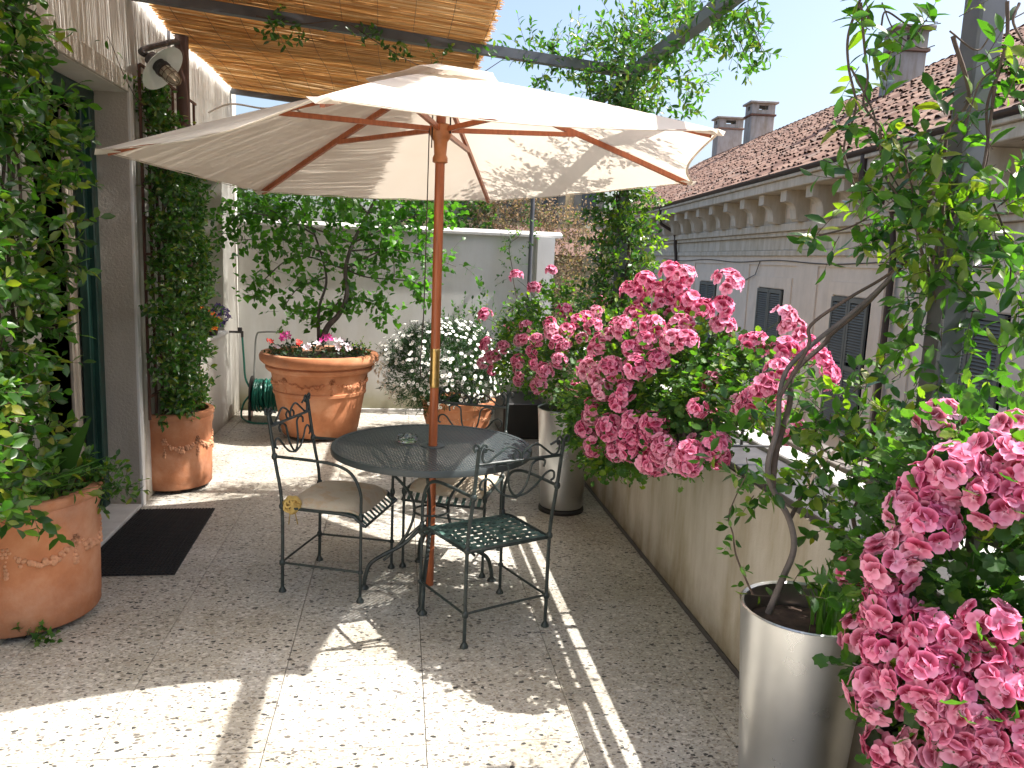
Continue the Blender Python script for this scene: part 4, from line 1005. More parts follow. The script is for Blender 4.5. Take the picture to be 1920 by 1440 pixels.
# wall lamp
lc = at(302, 126, 0, -1.42); LM = thing('wall_lamp', (-1.62, lc[1], lc[2]), 'white enamel dish wall lamp with caged glass bulb above the climber', 'lamp')
ax = unit(np.array([.74, -.20, -.62])); s1 = unit(np.cross(ax, [0, 0, 1.])); s2 = np.cross(s1, ax); LT = lambda v: lc + (s1 * v[0] + s2 * v[1] + ax * v[2]) * .88
b = MB(); b.lathe([(.035, -.035), (.06, -.03), (.13, -.008), (.168, .012), (.170, .016), (.166, .015), (.13, -.003), (.06, -.024), (.03, -.026)], (0, 0, 0), 40); b.xf(LT); obj('dish', b, 'enamel_white', LM, True)
b = MB(); b.lathe([(.0, -.10), (.045, -.10), (.05, -.06), (.048, .0), (.055, .005), (.055, .03), (.0, .03)], (0, 0, 0), 20); b.xf(LT); obj('lamp_neck', b, 'lamp_metal', LM, True)
b = MB(); b.lathe([(.042, .03), (.043, .10), (.036, .135), (.02, .155), (0, .16)], (0, 0, 0), 20); b.xf(LT); obj('bulb_glass', b, 'frosted_glass', LM, True)
b = MB()
for k in range(4):
    a = k * PI / 4; L = [(.047 * math.cos(a), .047 * math.sin(a), .03), (.048 * math.cos(a), .048 * math.sin(a), .10), (.035 * math.cos(a), .035 * math.sin(a), .145), (0, 0, .168), (-.035 * math.cos(a), -.035 * math.sin(a), .145), (-.048 * math.cos(a), -.048 * math.sin(a), .10), (-.047 * math.cos(a), -.047 * math.sin(a), .03)]; b.tube(smoothline(L, 3), .0025, 5)
for z in (.06, .10): b.tube([(.048 * math.cos(a), .048 * math.sin(a), z) for a in np.linspace(0, 2 * PI, 21)], .0025, 5, False)
b.xf(LT); obj('cage', b, 'cage_brass', LM, True)
b = MB(); e = lc - ax * .10; w_ = at(335, 82, 0, -1.60); b.tube(smoothline([e, e - ax * .05, (e + w_) / 2 + [0.05, 0, .05], w_], 5), .018, 8); b.ball(tuple(w_), .06, 12, 8, (.4, 1, 1)); obj('bracket', b, 'lamp_metal', LM, True)
# trellis and pipe
TL = thing('trellis', (-1.58, 5.8, 1), 'rust-brown metal trellis fixed to the wall behind the lamp and climber', 'trellis')
for y in np.arange(5.30, 6.62, .145): b = MB(); b.box((-1.585, y, .55), (-1.57, y + .016, 2.74)); obj('upright', b, 'rust_trellis', TL)
for z in np.arange(.70, 2.75, .225): b = MB(); b.box((-1.5695, 5.28, z), (-1.558, 6.62, z + .016)); obj('crossbar', b, 'rust_trellis', TL)
b = MB(); b.tube([(-1.53, 6.12, .0), (-1.53, 6.12, 3.3)], .045, 12)
for z in (.9, 2.35): b.tube([(-1.53, 6.12, z), (-1.53, 6.12, z + .03)], .051, 12)
o = obj('drainpipe', b, 'brown_pipe', None, True, loc=(-1.53, 6.12, 0)); tagit(o, 'brown metal drainpipe running up the house wall behind the trellis', 'drainpipe')
# hose reel
HR = thing('hose_reel', (-1.25, 7.95, 0), 'green garden hose wound on a reel cart in the back corner', 'hose reel')
hx0, hx1, hy, hz = -1.40, -1.12, 7.98, .26
b = MB()
for lay in range(4):
    for k in range(9):
        x = hx0 + .02 + k * (hx1 - hx0 - .03) / 9 + rng.normal() * .006; r = .09 + lay * .022 + rng.normal() * .006; b.tube([(x + .012 * math.sin(a * 1.0 + k), hy + r * math.cos(a), hz + r * math.sin(a) - .02 * (lay == 3)) for a in np.linspace(0, 2 * PI, 19)], .0105, 6, False)
b.tube(smoothline([(-1.40, 7.9, .28), (-1.47, 7.85, .18), (-1.50, 7.9, .04), (-1.40, 7.78, .014), (-1.28, 7.72, .014), (-1.1, 7.76, .014)], 6), .0095, 7)
obj('hose', b, 'hose_green', HR, True)
b = MB()
for x in (hx0 - .012, hx1 + .012): b.tube([(x - .006, hy, hz), (x + .006, hy, hz)], .175, 24); b.box((x - .012, hy - .16, .0), (x + .012, hy - .13, .2))
b.tube([(hx0 - .02, hy, hz), (hx1 + .02, hy, hz)], .04, 12); obj('drum', b, 'black_plastic', HR, True)
for x in (hx0 - .045, hx1 + .03): b = MB(); b.tube([(x, hy + .05, .08), (x + .02, hy + .05, .08)], .08, 16); obj('wheel', b, 'red_plastic', HR, True)
b = MB(); b.tube(smoothline([(hx0 - .02, hy + .05, .1), (hx0 - .02, hy + .2, .55), (hx0 - .01, hy + .25, .80), (hx0 + .05, hy + .26, .84), (hx1 - .05, hy + .26, .84), (hx1, hy + .25, .80), (hx1 + .02, hy + .2, .55), (hx1 + .02, hy + .05, .1)], 4), .009, 8); obj('handle', b, 'reel_grey', HR, True)
WT = thing('water_tap', (-1.6, 7.9, .85), 'wall tap with a green hose hanging down beside the window', 'tap')
b = MB(); b.tube([(-1.62, 7.98, .86), (-1.50, 7.98, .86)], .011, 8); b.tube([(-1.50, 7.98, .87), (-1.50, 7.98, .81)], .013, 8); b.box((-1.54, 7.97, .87), (-1.50, 7.99, .905), .003); obj('tap', b, 'lamp_metal', WT, True)
b = MB(); b.tube(smoothline([(-1.50, 7.98, .81), (-1.485, 7.97, .6), (-1.47, 7.95, .42), (-1.43, 7.93, .33)], 5), .010, 7); obj('hose', b, 'hose_green', WT, True)
# ================================================================ PLANTS
def plant(name, loc, label, cat, group=None): return thing(name, loc, label, cat, group)
def box_pts(lo, hi, n): return rng.uniform(lo, hi, (n, 3))
def mass(par, kind, starts, dirs, L, nl, size, mat, nsingle=300, stem='stem_green', sr=.0018, **kw):
    Ms, lines = shoots(starts, dirs, L, nl, size, **kw); leaves(par, kind, Ms, mat, nsingle); 
    o = stems('twigs', lines, sr, stem, par, 3, .4, 'stuff'); return Ms
def ribbon(n, P, r0, r1, mat, par, k=6, seg=6):
    b = MB(); L = smoothline(P, seg); b.tube(L, np.linspace(r0, r1, len(L)), k); return obj(n, b, mat, par, True)
def W_(lst, ax, val): return [at(x, y, ax, val if np.isscalar(val) else val[i]) for i, (x, y) in enumerate(lst)]

# ---- climber at the left edge, on the house wall above the big pot
v1 = plant('climbing_jasmine', (-1.55, 3.6, .55), 'dense glossy climber covering the wall at the left edge', 'climber')
St = []; Dr = []
for _ in range(620):
    z = rng.uniform(.58, 3.05); yr = 3.80 + .10 * math.sin(z * 4.0) - (.22 if z > 2.3 else 0) - (.10 if .9 < z < 1.3 else 0); y = rng.uniform(2.6, yr); x = -1.60 + rng.uniform(0, .17)
    if y > yr - .16 and .8 < z < 1.75 and rng.random() < .55: continue
    St.append((x, y, z)); Dr.append(unit(np.array([1.0, rng.normal() * .7 + .1, rng.normal() * .7])))
mass(v1, 'jas', St, Dr, .16, 9, .072, 'leaf_jasmine', 300, 'bark', .002, up=.2)
for k in range(7):
    y0 = 3.55 + rng.uniform(-.15, .15); P = [(-1.58, y0, .55)] + [(-1.57 + rng.uniform(-.02, .03), y0 + rng.uniform(-.35, .18) * (z - .4) * .6, z) for z in (1.0, 1.5, 2.0, 2.6, 3.0)]; ribbon('vine_stem', P, .009, .004, 'bark', v1)
# ---- climber on the trellis
v2 = plant('climbing_jasmine', (-1.55, 5.8, .5), 'dark column of climber on the trellis beside the doorway', 'climber')
St = []; Dr = []
for _ in range(900):
    z = rng.uniform(.55, 2.25); wdt = .62 + .05 * math.sin(z * 6) - (.18 if z < .8 else 0); y = 5.70 + rng.uniform(-wdt, wdt) * (.88 if z < 1.9 else .80); St.append((-1.56 + rng.uniform(0, .16), y, z)); Dr.append(unit(np.array([.8, -.55 + rng.normal() * .6, rng.normal() * .7])))
for _ in range(110):
    z = rng.uniform(2.2, 2.7); St.append((-1.53, 5.33 + abs(rng.normal()) * (.35 if z < 2.5 else .16), z)); Dr.append(unit(rng.normal(size=3)))
mass(v2, 'jas', St, Dr, .12, 9, .052, 'leaf_dark', 300, 'bark', .002, up=.1)
for k in range(5):
    y0 = 5.7 + rng.uniform(-.1, .1); ribbon('vine_stem', [(-1.54, y0, .5)] + [(-1.55, y0 + rng.uniform(-.3, .3), z) for z in (.9, 1.4, 1.9, 2.4)], .009, .003, 'bark', v2)
ribbon('vine_stem', W_([(268, 210), (232, 140), (214, 95), (202, 68)], 0, -1.56), .003, .0015, 'bark', v2)
Ms, ln = shoots(W_([(205, 75), (214, 95), (228, 130), (238, 150), (232, 142)], 0, -1.55), rng.normal(size=(5, 3)), .05, 3, .04); leaves(v2, 'jas', Ms, 'leaf_jasmine')

# ---- small tree in the tub
v3 = plant('small_tree', (-.64, 7.33, .73), 'small multi-stemmed tree with drooping heart-shaped leaves in the terracotta tub', 'tree')
Y3 = 7.33
tr1 = [at(603, 640, 1, Y3), at(615, 612, 1, Y3 - .02), at(635, 590, 1, Y3 - .04), at(650, 555, 1, Y3 - .05), at(648, 505, 1, Y3), at(662, 455, 1, Y3), at(690, 400, 1, Y3 + .1), at(720, 340, 1, Y3 + .1)]
ribbon('trunk', tr1, .030, .010, 'bark_grey', v3, 9)
tr2 = [at(598, 640, 1, Y3 + .05), at(597, 600, 1, Y3 + .05), at(600, 570, 1, Y3 + .05), at(612, 520, 1, Y3 + .1), at(590, 440, 1, Y3 + .1), at(560, 380, 1, Y3)]
ribbon('trunk', tr2, .017, .006, 'bark_grey', v3, 8)
tips = [((640, 580), [(655, 560), (700, 570), (735, 592)]), ((640, 560), [(610, 590), (560, 600)]), ((648, 505), [(560, 480), (500, 520), (475, 560)]), ((648, 505), [(720, 470), (800, 480), (855, 500)]), ((662, 455), [(560, 420), (460, 400), (415, 440)]), ((662, 455), [(740, 420), (800, 400), (850, 420)]),
        ((612, 520), [(560, 540), (530, 580)]), ((590, 440), [(520, 400), (470, 380)]), ((690, 400), [(770, 360), (840, 370)]), ((690, 400), [(640, 350), (600, 330)]), ((648, 505), [(690, 520), (780, 530), (790, 560)]), ((620, 480), [(540, 450), (440, 450)]), ((660, 470), [(730, 470), (740, 520)])]
St = []; Dr = []
for s0, chain in tips:
    dy = rng.uniform(-.35, .35); P = [at(*s0, 1, Y3)] + [at(*c_, 1, Y3 + dy * (i + 1) / len(chain)) for i, c_ in enumerate(chain)]
    L = smoothline(P, 6); b = MB(); b.tube(L, np.linspace(.009, .003, len(L)), 5); obj('branch', b, 'bark_grey', v3, True)
    for q in L[2:]:
        for _ in range(2): St.append(q + rng.normal(size=3) * .05); Dr.append(unit(rng.normal(size=3) + np.array([0, -.2, .1])))
for cpx, rx, rz, n in (((600, 395), .60, .34, 42), ((500, 385), .40, .26, 26), ((745, 400), .50, .26, 32), ((680, 350), .7, .25, 60), ((560, 350), .6, .22, 40)):
    c_ = at(*cpx, 1, Y3 + .05); p, d = ellip(c_, (rx, .36, rz), n, .3); St += list(p); Dr += list(d)
mass(v3, 'heart', St, Dr, .17, 6, .066, 'leaf_tree', 300, 'bark_grey', .0018, droop=1.0, petiole=.02, leafup=.3, jitter=.5)

# ---- hedge and dried creeper behind the end wall
v4 = plant('ivy_hedge', (.3, 8.9, 1.2), 'green ivy hedge rising behind the white end wall', 'hedge')
p = box_pts((-1.9, 8.72, 1.75), (1.0, 9.2, 2.50), 900); p[:, 2] += .12 * np.sin(p[:, 0] * 4); mass(v4, 'ivy', p, unit(rng.normal(size=(900, 3)) + [0, -.8, .3]), .16, 8, .055, 'leaf_ivy', 150, 'bark', .002)
b = MB(); b.box((-1.95, 9.3, -.4), (1.5, 9.4, 2.2)); 
v5 = plant('dried_creeper', (1.9, 9.2, .5), 'brown half-dead creeper tangled beyond the right end of the white wall', 'creeper')
p1 = box_pts((.75, 8.75, 1.9), (1.7, 9.2, 2.42), 400); p2 = box_pts((1.62, 8.8, .2), (2.25, 9.6, 2.25), 800); p = np.vstack([p1, p2]); mass(v5, 'tiny', p, rng.normal(size=(1200, 3)), .20, 8, .045, 'leaf_dry', 100, 'bark', .003, curl=.9)
ochre = box_pts((1.8, 8.8, .4), (2.6, 9.4, 2.2), 60); mass(v5, 'ivy', ochre, rng.normal(size=(60, 3)), .12, 6, .05, 'leaf_ivy', 40)
v6 = plant('young_creeper', (1.25, 8.3, .8), 'thin green creeper on the grey pole before the end wall', 'creeper')
L = smoothline(W_([(985, 640), (965, 540), (960, 500), (955, 460), (975, 440), (985, 400)], 1, 8.25), 6); p, d = around(L, 45, .12); mass(v6, 'jas', p, d, .10, 6, .045, 'leaf_jasmine', 120); ribbon('stem', L, .005, .003, 'bark', v6)

# ---- creeper column on the farther post and the clump on the pergola corner
v7 = plant('climbing_vine', (1.52, 5.45, .9), 'leafy vine column wrapped round the farther pergola post', 'vine')
L = smoothline([(1.50, 5.40, .9), (1.46, 5.42, 1.3), (1.54, 5.45, 1.7), (1.48, 5.45, 2.1), (1.52, 5.43, 2.5), (1.46, 5.38, 2.85)], 8); p, d = around(L, 620, .21); mass(v7, 'jas', p, d, .12, 8, .05, 'leaf_dark', 200, 'bark', .0025)
p, d = around(L[:34], 160, .25); mass(v7, 'jas', p + [.08, -.05, 0], d, .10, 7, .05, 'leaf_lime', 100)
for k in range(3): ribbon('vine_stem', [q + rng.normal(size=3) * .03 for q in L[::6]], .010, .006, 'bark', v7)
v8 = plant('climbing_vine', (1.45, 4.6, 2.87), 'bushy vine clump over the corner of the pergola against the sky', 'vine')
L = smoothline([(1.45, 5.7, 2.9), (1.45, 5.2, 2.90), (1.44, 4.7, 2.92), (1.45, 4.2, 2.9), (1.45, 3.7, 2.93), (1.46, 3.2, 2.9)], 8)
p, d = around(L[:22], 120, .22); p2, d2 = around(L[18:], 70, .15); L3 = smoothline([(1.45, 5.3, 2.86), (1.1, 5.3, 2.95), (.75, 5.3, 2.93), (.45, 5.28, 2.96)], 8); p3, d3 = around(L3[:16], 90, .13)
p4, d4 = ellip((1.5, 4.9, 2.85), (.35, .5, .36), 110, .2)
mass(v8, 'lance', np.vstack([p, p2, p3, p4]), np.vstack([d, d2, d3, d4]) + [0, 0, .15], .19, 9, .056, 'leaf_jasmine', 300, 'bark', .0018, up=.35, spread=.8)
for LL in (L, L3, L + [.02, 0, -.05]): ribbon('vine_stem', LL[::5], .009, .005, 'bark', v8)
# dangling spray near the top middle, over the long beam
sp = [W_([(1375, 20), (1385, 70), (1400, 110), (1412, 130)], 1, 3.75), W_([(1340, 30), (1365, 60), (1385, 100)], 1, 3.7), W_([(1400, 30), (1420, 70), (1428, 95)], 1, 3.6)]
St = []; Dr = []
for P in sp:
    L_ = smoothline(P, 5); ribbon('vine_stem', L_, .003, .0015, 'bark', v8, 4, 1)
    for q in L_[::2]: St += [q, q]; Dr += [unit(rng.normal(size=3)), unit(rng.normal(size=3))]
mass(v8, 'lance', St, Dr, .09, 6, .05, 'leaf_jasmine', 100)
# sprigs hanging from the cross beam under the reeds
v9 = plant('climbing_vine', (-.3, 5.25, 2.98), 'few leafy sprigs creeping along the cross beam under the reed mat', 'vine')
St = []; Dr = []
for (x, y, n, r) in ((518, 40, 7, .05), (520, 75, 6, .07), (600, 65, 3, .05), (690, 62, 6, .06), (745, 95, 6, .06), (715, 75, 3, .04), (820, 110, 7, .08), (905, 100, 4, .05), (560, 40, 2, .03)):
    q = at(x, y, 1, 5.22)
    for _ in range(n): St.append(q + rng.normal(size=3) * r * .6); Dr.append(unit(rng.normal(size=3)))
mass(v9, 'jas', St, Dr, .08, 5, .05, 'leaf_dark', 200)
ribbon('vine_stem', W_([(480, 30), (560, 45), (640, 40), (700, 75), (780, 120), (860, 140), (900, 150)], 1, 5.22), .004, .002, 'bark', v9)
ribbon('vine_stem', W_([(885, 150), (930, 120), (960, 100)], 1, 5.3), .003, .002, 'bark', v9)

# ---- vine on the nearer post (large in view)
v10 = plant('climbing_vine', (1.52, 2.05, .9), 'large-leaved vine with wiry stems climbing the nearer pergola post', 'vine')
PX = []
def cl(x, y, Yv, r, n, L=.12): PX.append((at(x, y, 1, Yv), r, n, L))
for a in ((1760, 330, 2.02, .10, 22), (1740, 420, 2.0, .12, 26), (1800, 370, 1.95, .10, 18), (1860, 400, 1.9, .12, 22), (1760, 500, 2.0, .10, 20), (1880, 300, 1.85, .08, 12), (1900, 500, 1.9, .09, 14), (1860, 600, 1.95, .08, 9), (1690, 390, 2.1, .08, 12), (1640, 400, 2.12, .07, 9), (1590, 420, 2.15, .05, 6), (1530, 440, 2.2, .035, 5),
          (1640, 290, 2.1, .05, 6), (1610, 330, 2.1, .05, 5), (1700, 250, 2.05, .07, 7), (1780, 230, 2.0, .07, 8), (1820, 160, 1.95, .07, 7), (1880, 200, 1.9, .06, 5), (1640, 60, 2.1, .06, 6), (1700, 90, 2.05, .05, 5), (1615, 120, 2.15, .04, 4), (1780, 40, 2.0, .06, 5), (1900, 90, 1.9, .05, 4), (1720, 640, 2.05, .05, 6), (1770, 690, 2.0, .08, 10), (1850, 700, 1.98, .05, 6), (1835, 560, 1.95, .06, 6), (1740, 560, 2.0, .07, 9), (1905, 640, 1.9, .03, 3), (1600, 240, 2.12, .03, 2), (1660, 190, 2.1, .04, 3)): cl(*a)
St = []; Dr = []
for c_, r, n, L in PX:
    for _ in range(n): d = unit(rng.normal(size=3)); St.append(c_ + d * r * rng.uniform(.1, 1)); Dr.append(unit(d + [0, -.2, .1]))
half = len(St) // 2; idx = rng.permutation(len(St))
mass(v10, 'lance', [St[i] for i in idx[:int(len(St) * .62)]], [Dr[i] for i in idx[:int(len(St) * .62)]], .10, 6, .066, 'leaf_jasmine', 260, 'bark', .0015)
mass(v10, 'lance', [St[i] for i in idx[int(len(St) * .88):]], [Dr[i] for i in idx[int(len(St) * .88):]], .09, 5, .06, 'leaf_lime', 60, 'bark', .0015)
def wire(px, Yv, r=.003, m='bark'): ribbon('vine_stem', [p_ + rng.normal(size=3) * .006 for p_ in W_(px, 1, Yv)], r, r * .7, m, v10, 5, 7)
for px, Yv, r in (([(1607, 5), (1592, 60), (1590, 130), (1600, 200), (1588, 270), (1605, 350)], 2.12, .004), ([(1607, 5), (1620, 40), (1625, 100), (1630, 140), (1622, 200), (1650, 240), (1690, 290)], 2.1, .004), ([(1612, 8), (1640, 50), (1660, 20), (1700, 60), (1740, 40)], 2.08, .003), ([(1600, 120), (1640, 200), (1640, 250), (1660, 300), (1700, 380)], 2.1, .003), ([(1655, 0), (1680, 60), (1720, 90), (1760, 80)], 2.05, .002), ([(1890, 0), (1885, 80), (1870, 150), (1855, 240), (1830, 330), (1790, 400)], 1.9, .005), ([(1875, 130), (1850, 200), (1850, 300), (1820, 360)], 1.92, .004), ([(1920, 95), (1880, 130), (1840, 160), (1810, 230)], 1.9, .003), ([(1780, 60), (1830, 100), (1870, 60), (1920, 20)], 1.93, .0025), ([(1910, 0), (1900, 40), (1920, 80)], 1.85, .004), ([(1720, 260), (1700, 300), (1715, 360), (1690, 420)], 2.02, .003), ([(1540, 445), (1600, 420), (1660, 385), (1710, 350)], 2.12, .003), ([(1860, 380), (1890, 440), (1900, 500), (1880, 580)], 1.92, .003), ([(1745, 540), (1760, 600), (1740, 660), (1720, 730)], 2.05, .002), ([(1750, 350), (1720, 430), (1740, 520)], 2.0, .006), ([(1790, 60), (1810, 180), (1780, 260), (1770, 400), (1740, 500)], 1.99, .006), ([(1650, 250), (1660, 330), (1740, 420)], 2.05, .004)): wire(px, Yv, r)

# ---- twisted climber growing from the near steel planter, and its bush over the parapet
v11 = plant('climbing_shrub', (1.14, 2.06, .63), 'glossy climber with a twisted bare stem rising from the nearest steel planter', 'shrub')
main = [at(1440, 1150, 1, 2.06), at(1465, 1090, 1, 2.06), at(1488, 1030, 1, 2.07), at(1480, 975, 1, 2.1), at(1448, 915, 1, 2.1), at(1440, 870, 1, 2.1), at(1458, 800, 1, 2.12), at(1462, 740, 1, 2.13), at(1478, 690, 1, 2.14), at(1530, 640, 1, 2.14), at(1600, 585, 1, 2.12), at(1660, 530, 1, 2.1), at(1700, 480, 1, 2.08), at(1745, 430, 1, 2.06)]
ribbon('main_stem', main, .0100, .0055, 'bark_grey', v11, 9)
ribbon('main_stem', [main[4], at(1455, 850, 1, 2.12), at(1480, 760, 1, 2.16), at(1488, 700, 1, 2.17), at(1545, 645, 1, 2.17), at(1560, 625, 1, 2.17), at(1620, 575, 1, 2.15), at(1690, 500, 1, 2.1)], .010, .006, 'bark', v11, 8)
ribbon('main_stem', [at(1462, 745, 1, 2.1), at(1515, 650, 1, 2.1), at(1520, 610, 1, 2.1), at(1590, 560, 1, 2.1), at(1650, 525, 1, 2.1), at(1700, 490, 1, 2.08)], .0055, .004, 'bark', v11, 6)
ribbon('main_stem', [main[3], at(1520, 900, 1, 2.3), at(1560, 850, 1, 2.4), at(1600, 820, 1, 2.4)], .007, .004, 'bark', v11, 6)
ribbon('main_stem', [at(1640, 1100, 1, 2.1), at(1620, 1040, 1, 2.1), at(1600, 960, 1, 2.15), at(1640, 900, 1, 2.2), at(1650, 830, 1, 2.2)], .008, .005, 'bark', v11, 6)
St = []; Dr = []
for x, y, Yv, r, n in ((1420, 760, 2.3, .07, 9), (1400, 820, 2.3, .08, 10), (1430, 900, 2.2, .07, 8), (1560, 760, 2.4, .09, 14), (1530, 830, 2.4, .09, 12), (1600, 800, 2.35, .12, 22), (1680, 780, 2.25, .12, 22), (1740, 800, 2.1, .09, 14), (1640, 870, 2.25, .13, 24), (1560, 900, 2.3, .11, 16), (1700, 900, 2.15, .10, 14), (1620, 960, 2.2, .10, 14), (1560, 980, 2.2, .07, 8), (1500, 920, 2.2, .05, 5), (1780, 780, 2.05, .07, 9), (1820, 790, 2.0, .05, 5), (1690, 960, 2.1, .07, 8), (1600, 1040, 2.1, .06, 6), (1480, 800, 2.3, .05, 6), (1660, 720, 2.3, .05, 5), (1480, 1110, 2.05, .05, 6), (1590, 1080, 2.08, .05, 6)):
    c_ = at(x, y, 1, min(Yv, 2.16))
    for _ in range(int(n * .75) + 1): d = unit(rng.normal(size=3)); St.append(c_ + d * r * rng.uniform(.1, 1)); Dr.append(unit(d + [0, -.1, .25]))
idx = rng.permutation(len(St)); k = int(len(St) * .78)
mass(v11, 'jas', [St[i] for i in idx[:k]], [Dr[i] for i in idx[:k]], .09, 6, .055, 'leaf_jasmine', 240, 'bark', .0015)
mass(v11, 'jas', [St[i] for i in idx[k:]], [Dr[i] for i in idx[k:]], .08, 5, .05, 'leaf_lime', 60, 'bark', .0015)
sh = W_([(1412, 1115), (1398, 1085), (1380, 1040), (1374, 1000), (1366, 970), (1380, 930), (1400, 890)], 1, 2.06); L = smoothline(sh, 6); ribbon('side_shoot', L, .0035, .0015, 'bark', v11, 5, 1)
Ms, ln = shoots(L[4::2], rng.normal(size=(len(L[4::2]), 3)), .03, 3, .035, spread=1); leaves(v11, 'jas', Ms, 'leaf_jasmine')
v12 = plant('strap_leaf_plant', (1.27, 2.0, .64), 'tuft of upright green strap leaves inside the nearest steel planter', 'plant')
Ms = []
for _ in range(46):
    a = rng.uniform(0, 2 * PI); r = rng.uniform(0, .085); c_ = np.array([1.275 + r * math.cos(a), 2.03 + r * math.sin(a), .63]); h = rng.uniform(.10, .26); th = rng.uniform(0, 2 * PI); M = np.eye(4)
    cc, ss = math.cos(th), math.sin(th); M[:3, :3] = np.array([[cc, -ss, 0], [ss, cc, 0], [0, 0, 1]]) @ np.diag([h * rng.uniform(.2, .9), h * 1.6, h]); M[:3, 3] = c_; Ms.append(M)
leaves(v12, 'blade', Ms, 'leaf_blade', 60)

# ---- pots at the left: aloe, grass, small shrub
v13 = plant('aloe', (-1.50, 3.62, .55), 'fleshy grey-green aloe in the big left terracotta pot', 'plant')
Ms = []
for (bx, by, tx, ty, wd) in ((95, 905, 75, 780, 1.5), (110, 905, 165, 770, 1.5), (105, 900, 150, 800, 1.2), (85, 910, 60, 830, 1.2), (120, 910, 100, 800, 1.0), (100, 915, 128, 840, 1.2)):
    A_, B_ = at(bx, by, 1, 3.62), at(tx, ty, 1, 3.60 + rng.normal() * .04); d = B_ - A_; h = np.linalg.norm(d); z = d / h; x = unit(np.cross([0, 1, 0], z)); y = np.cross(z, x); M = np.eye(4); M[:3, 0] = x * h * .25; M[:3, 1] = y * h * 3.2 * wd * .6; M[:3, 2] = z * h; M[:3, 3] = A_
    R_ = M.copy(); a = rng.uniform(.9, 2.2); M[:3, 0] = (math.cos(a) * x + math.sin(a) * y) * h * .25; M[:3, 1] = (-math.sin(a) * x + math.cos(a) * y) * h * 3.0 * wd; Ms.append(M)
leaves(v13, 'blade', Ms, 'leaf_ivy', 20)
v14 = plant('potted_shrub', (-1.45, 3.75, .55), 'light green leafy shrublet spilling over the rim of the left terracotta pot', 'shrub')
St = []; Dr = []
for x, y, n, r in ((170, 895, 14, .07), (210, 900, 12, .06), (235, 915, 8, .05), (60, 900, 10, .08), (20, 880, 10, .08), (140, 920, 10, .06), (180, 930, 8, .06), (30, 930, 8, .06)):
    c_ = at(x, y, 1, 3.72)
    for _ in range(n): d = unit(rng.normal(size=3)); St.append(c_ + d * r * rng.uniform(.2, 1)); Dr.append(unit(d + [.3, -.1, .3]))
mass(v14, 'jas', St, Dr, .09, 6, .045, 'leaf_jasmine', 200)
Ms = []
for _ in range(70):
    th = rng.uniform(-.9, 2.2); h = rng.uniform(.14, .26); M = np.eye(4); cc, ss = math.cos(th), math.sin(th); M[:3, :3] = np.array([[cc, -ss, 0], [ss, cc, 0], [0, 0, 1]]) @ np.diag([h * rng.uniform(1.2, 2.6), h * .22, h * rng.uniform(.5, 1)]); M[:3, 3] = (-1.50 + rng.normal() * .05, 3.52 + rng.normal() * .06, .56); Ms.append(M)
v15 = plant('potted_grass', (-1.5, 3.52, .55), 'arching thin grass blades in the left terracotta pot', 'plant'); leaves(v15, 'blade', Ms, 'leaf_blade', 60, 'blade')
v16 = plant('ivy_sprig', (-1.50, 3.33, .0), 'tiny ivy sprig growing at the foot of the left terracotta pot', 'plant')
c_ = at(80, 1192, 2, .03); St = [c_ + rng.normal(size=3) * [.035, .02, .018] for _ in range(9)]; mass(v16, 'ivy', St, rng.normal(size=(9, 3)) + [0, -.3, .6], .05, 4, .035, 'leaf_jasmine', 60)

# ---- daisies
v17 = plant('daisy_bush', (.42, 7.25, .33), 'round bush of small white daisies before the end wall', 'shrub')
dc, dr = np.array([.40, 7.22, .66]), np.array([.57, .40, .42])
p, d = ellip(dc, dr * .93, 900, .2); mass(v17, 'needle', p, d + [0, 0, .2], .10, 16, .055, 'leaf_daisy', 20, up=.2, spread=.5)
p, d = ellip(dc, dr * .88, 420, .3); mass(v17, 'tiny', p, d, .08, 10, .03, 'leaf_daisy', 10)
dm_me = []
dp = daisy_proto(); eye = MB()
V, F, _ = dp; n0 = len(V); ring = [(.19 * math.cos(a), .19 * math.sin(a), .035) for a in np.linspace(0, 2 * PI, 7)[:-1]] + [(0, 0, .10)]
V2 = np.vstack([V, ring]); F2 = np.vstack([F, [(n0 + k, n0 + (k + 1) % 6, n0 + 6) for k in range(6)]]); MI = np.array([0] * len(F) + [1] * 6)
dme = np_mesh('daisy', V2, F2, ['daisy_white', 'daisy_eye'], None, True, MI)
dd = []; 
while len(dd) < 470:
    d = unit(rng.normal(size=3)); 
    if d[1] > .35 or d[2] < -.75: continue
    if d[2] < -.1 and rng.random() < .35: continue
    pos = dc + d * dr * rng.uniform(.94, 1.12); nn = unit(d + [.15, -.25, .55] + rng.normal(size=3) * .25); dd.append((unit(np.cross(nn, rng.normal(size=3))), nn, rng.uniform(.026, .036), pos))
DM = frames(np.array([m[0] for m in dd]), np.array([m[1] for m in dd]), np.array([m[2] for m in dd]), np.array([m[3] for m in dd]))
for M in DM[:300]: inst('daisy', dme, v17, M)
joined('daisies', (V2, F2, None), DM[300:], ['daisy_white', 'daisy_eye'], v17, mi=MI)
v18 = plant('rose_bush', (.85, 7.6, .3), 'green leafy bush with reddish tips between the daisies and far geraniums', 'shrub')
p, d = ellip((.80, 7.55, .80), (.33, .3, .42), 130, .3); p2 = np.array([at(x, y, 1, 7.5) for x, y in ((870, 575), (905, 560), (900, 545), (885, 590), (850, 600), (820, 585), (912, 575), (830, 600))]); mass(v18, 'oval', np.vstack([p, p2]), np.vstack([d + [0, 0, .4], np.tile([0, 0, 1.], (8, 1))]), .15, 6, .05, 'leaf_dark', 150, up=.4)
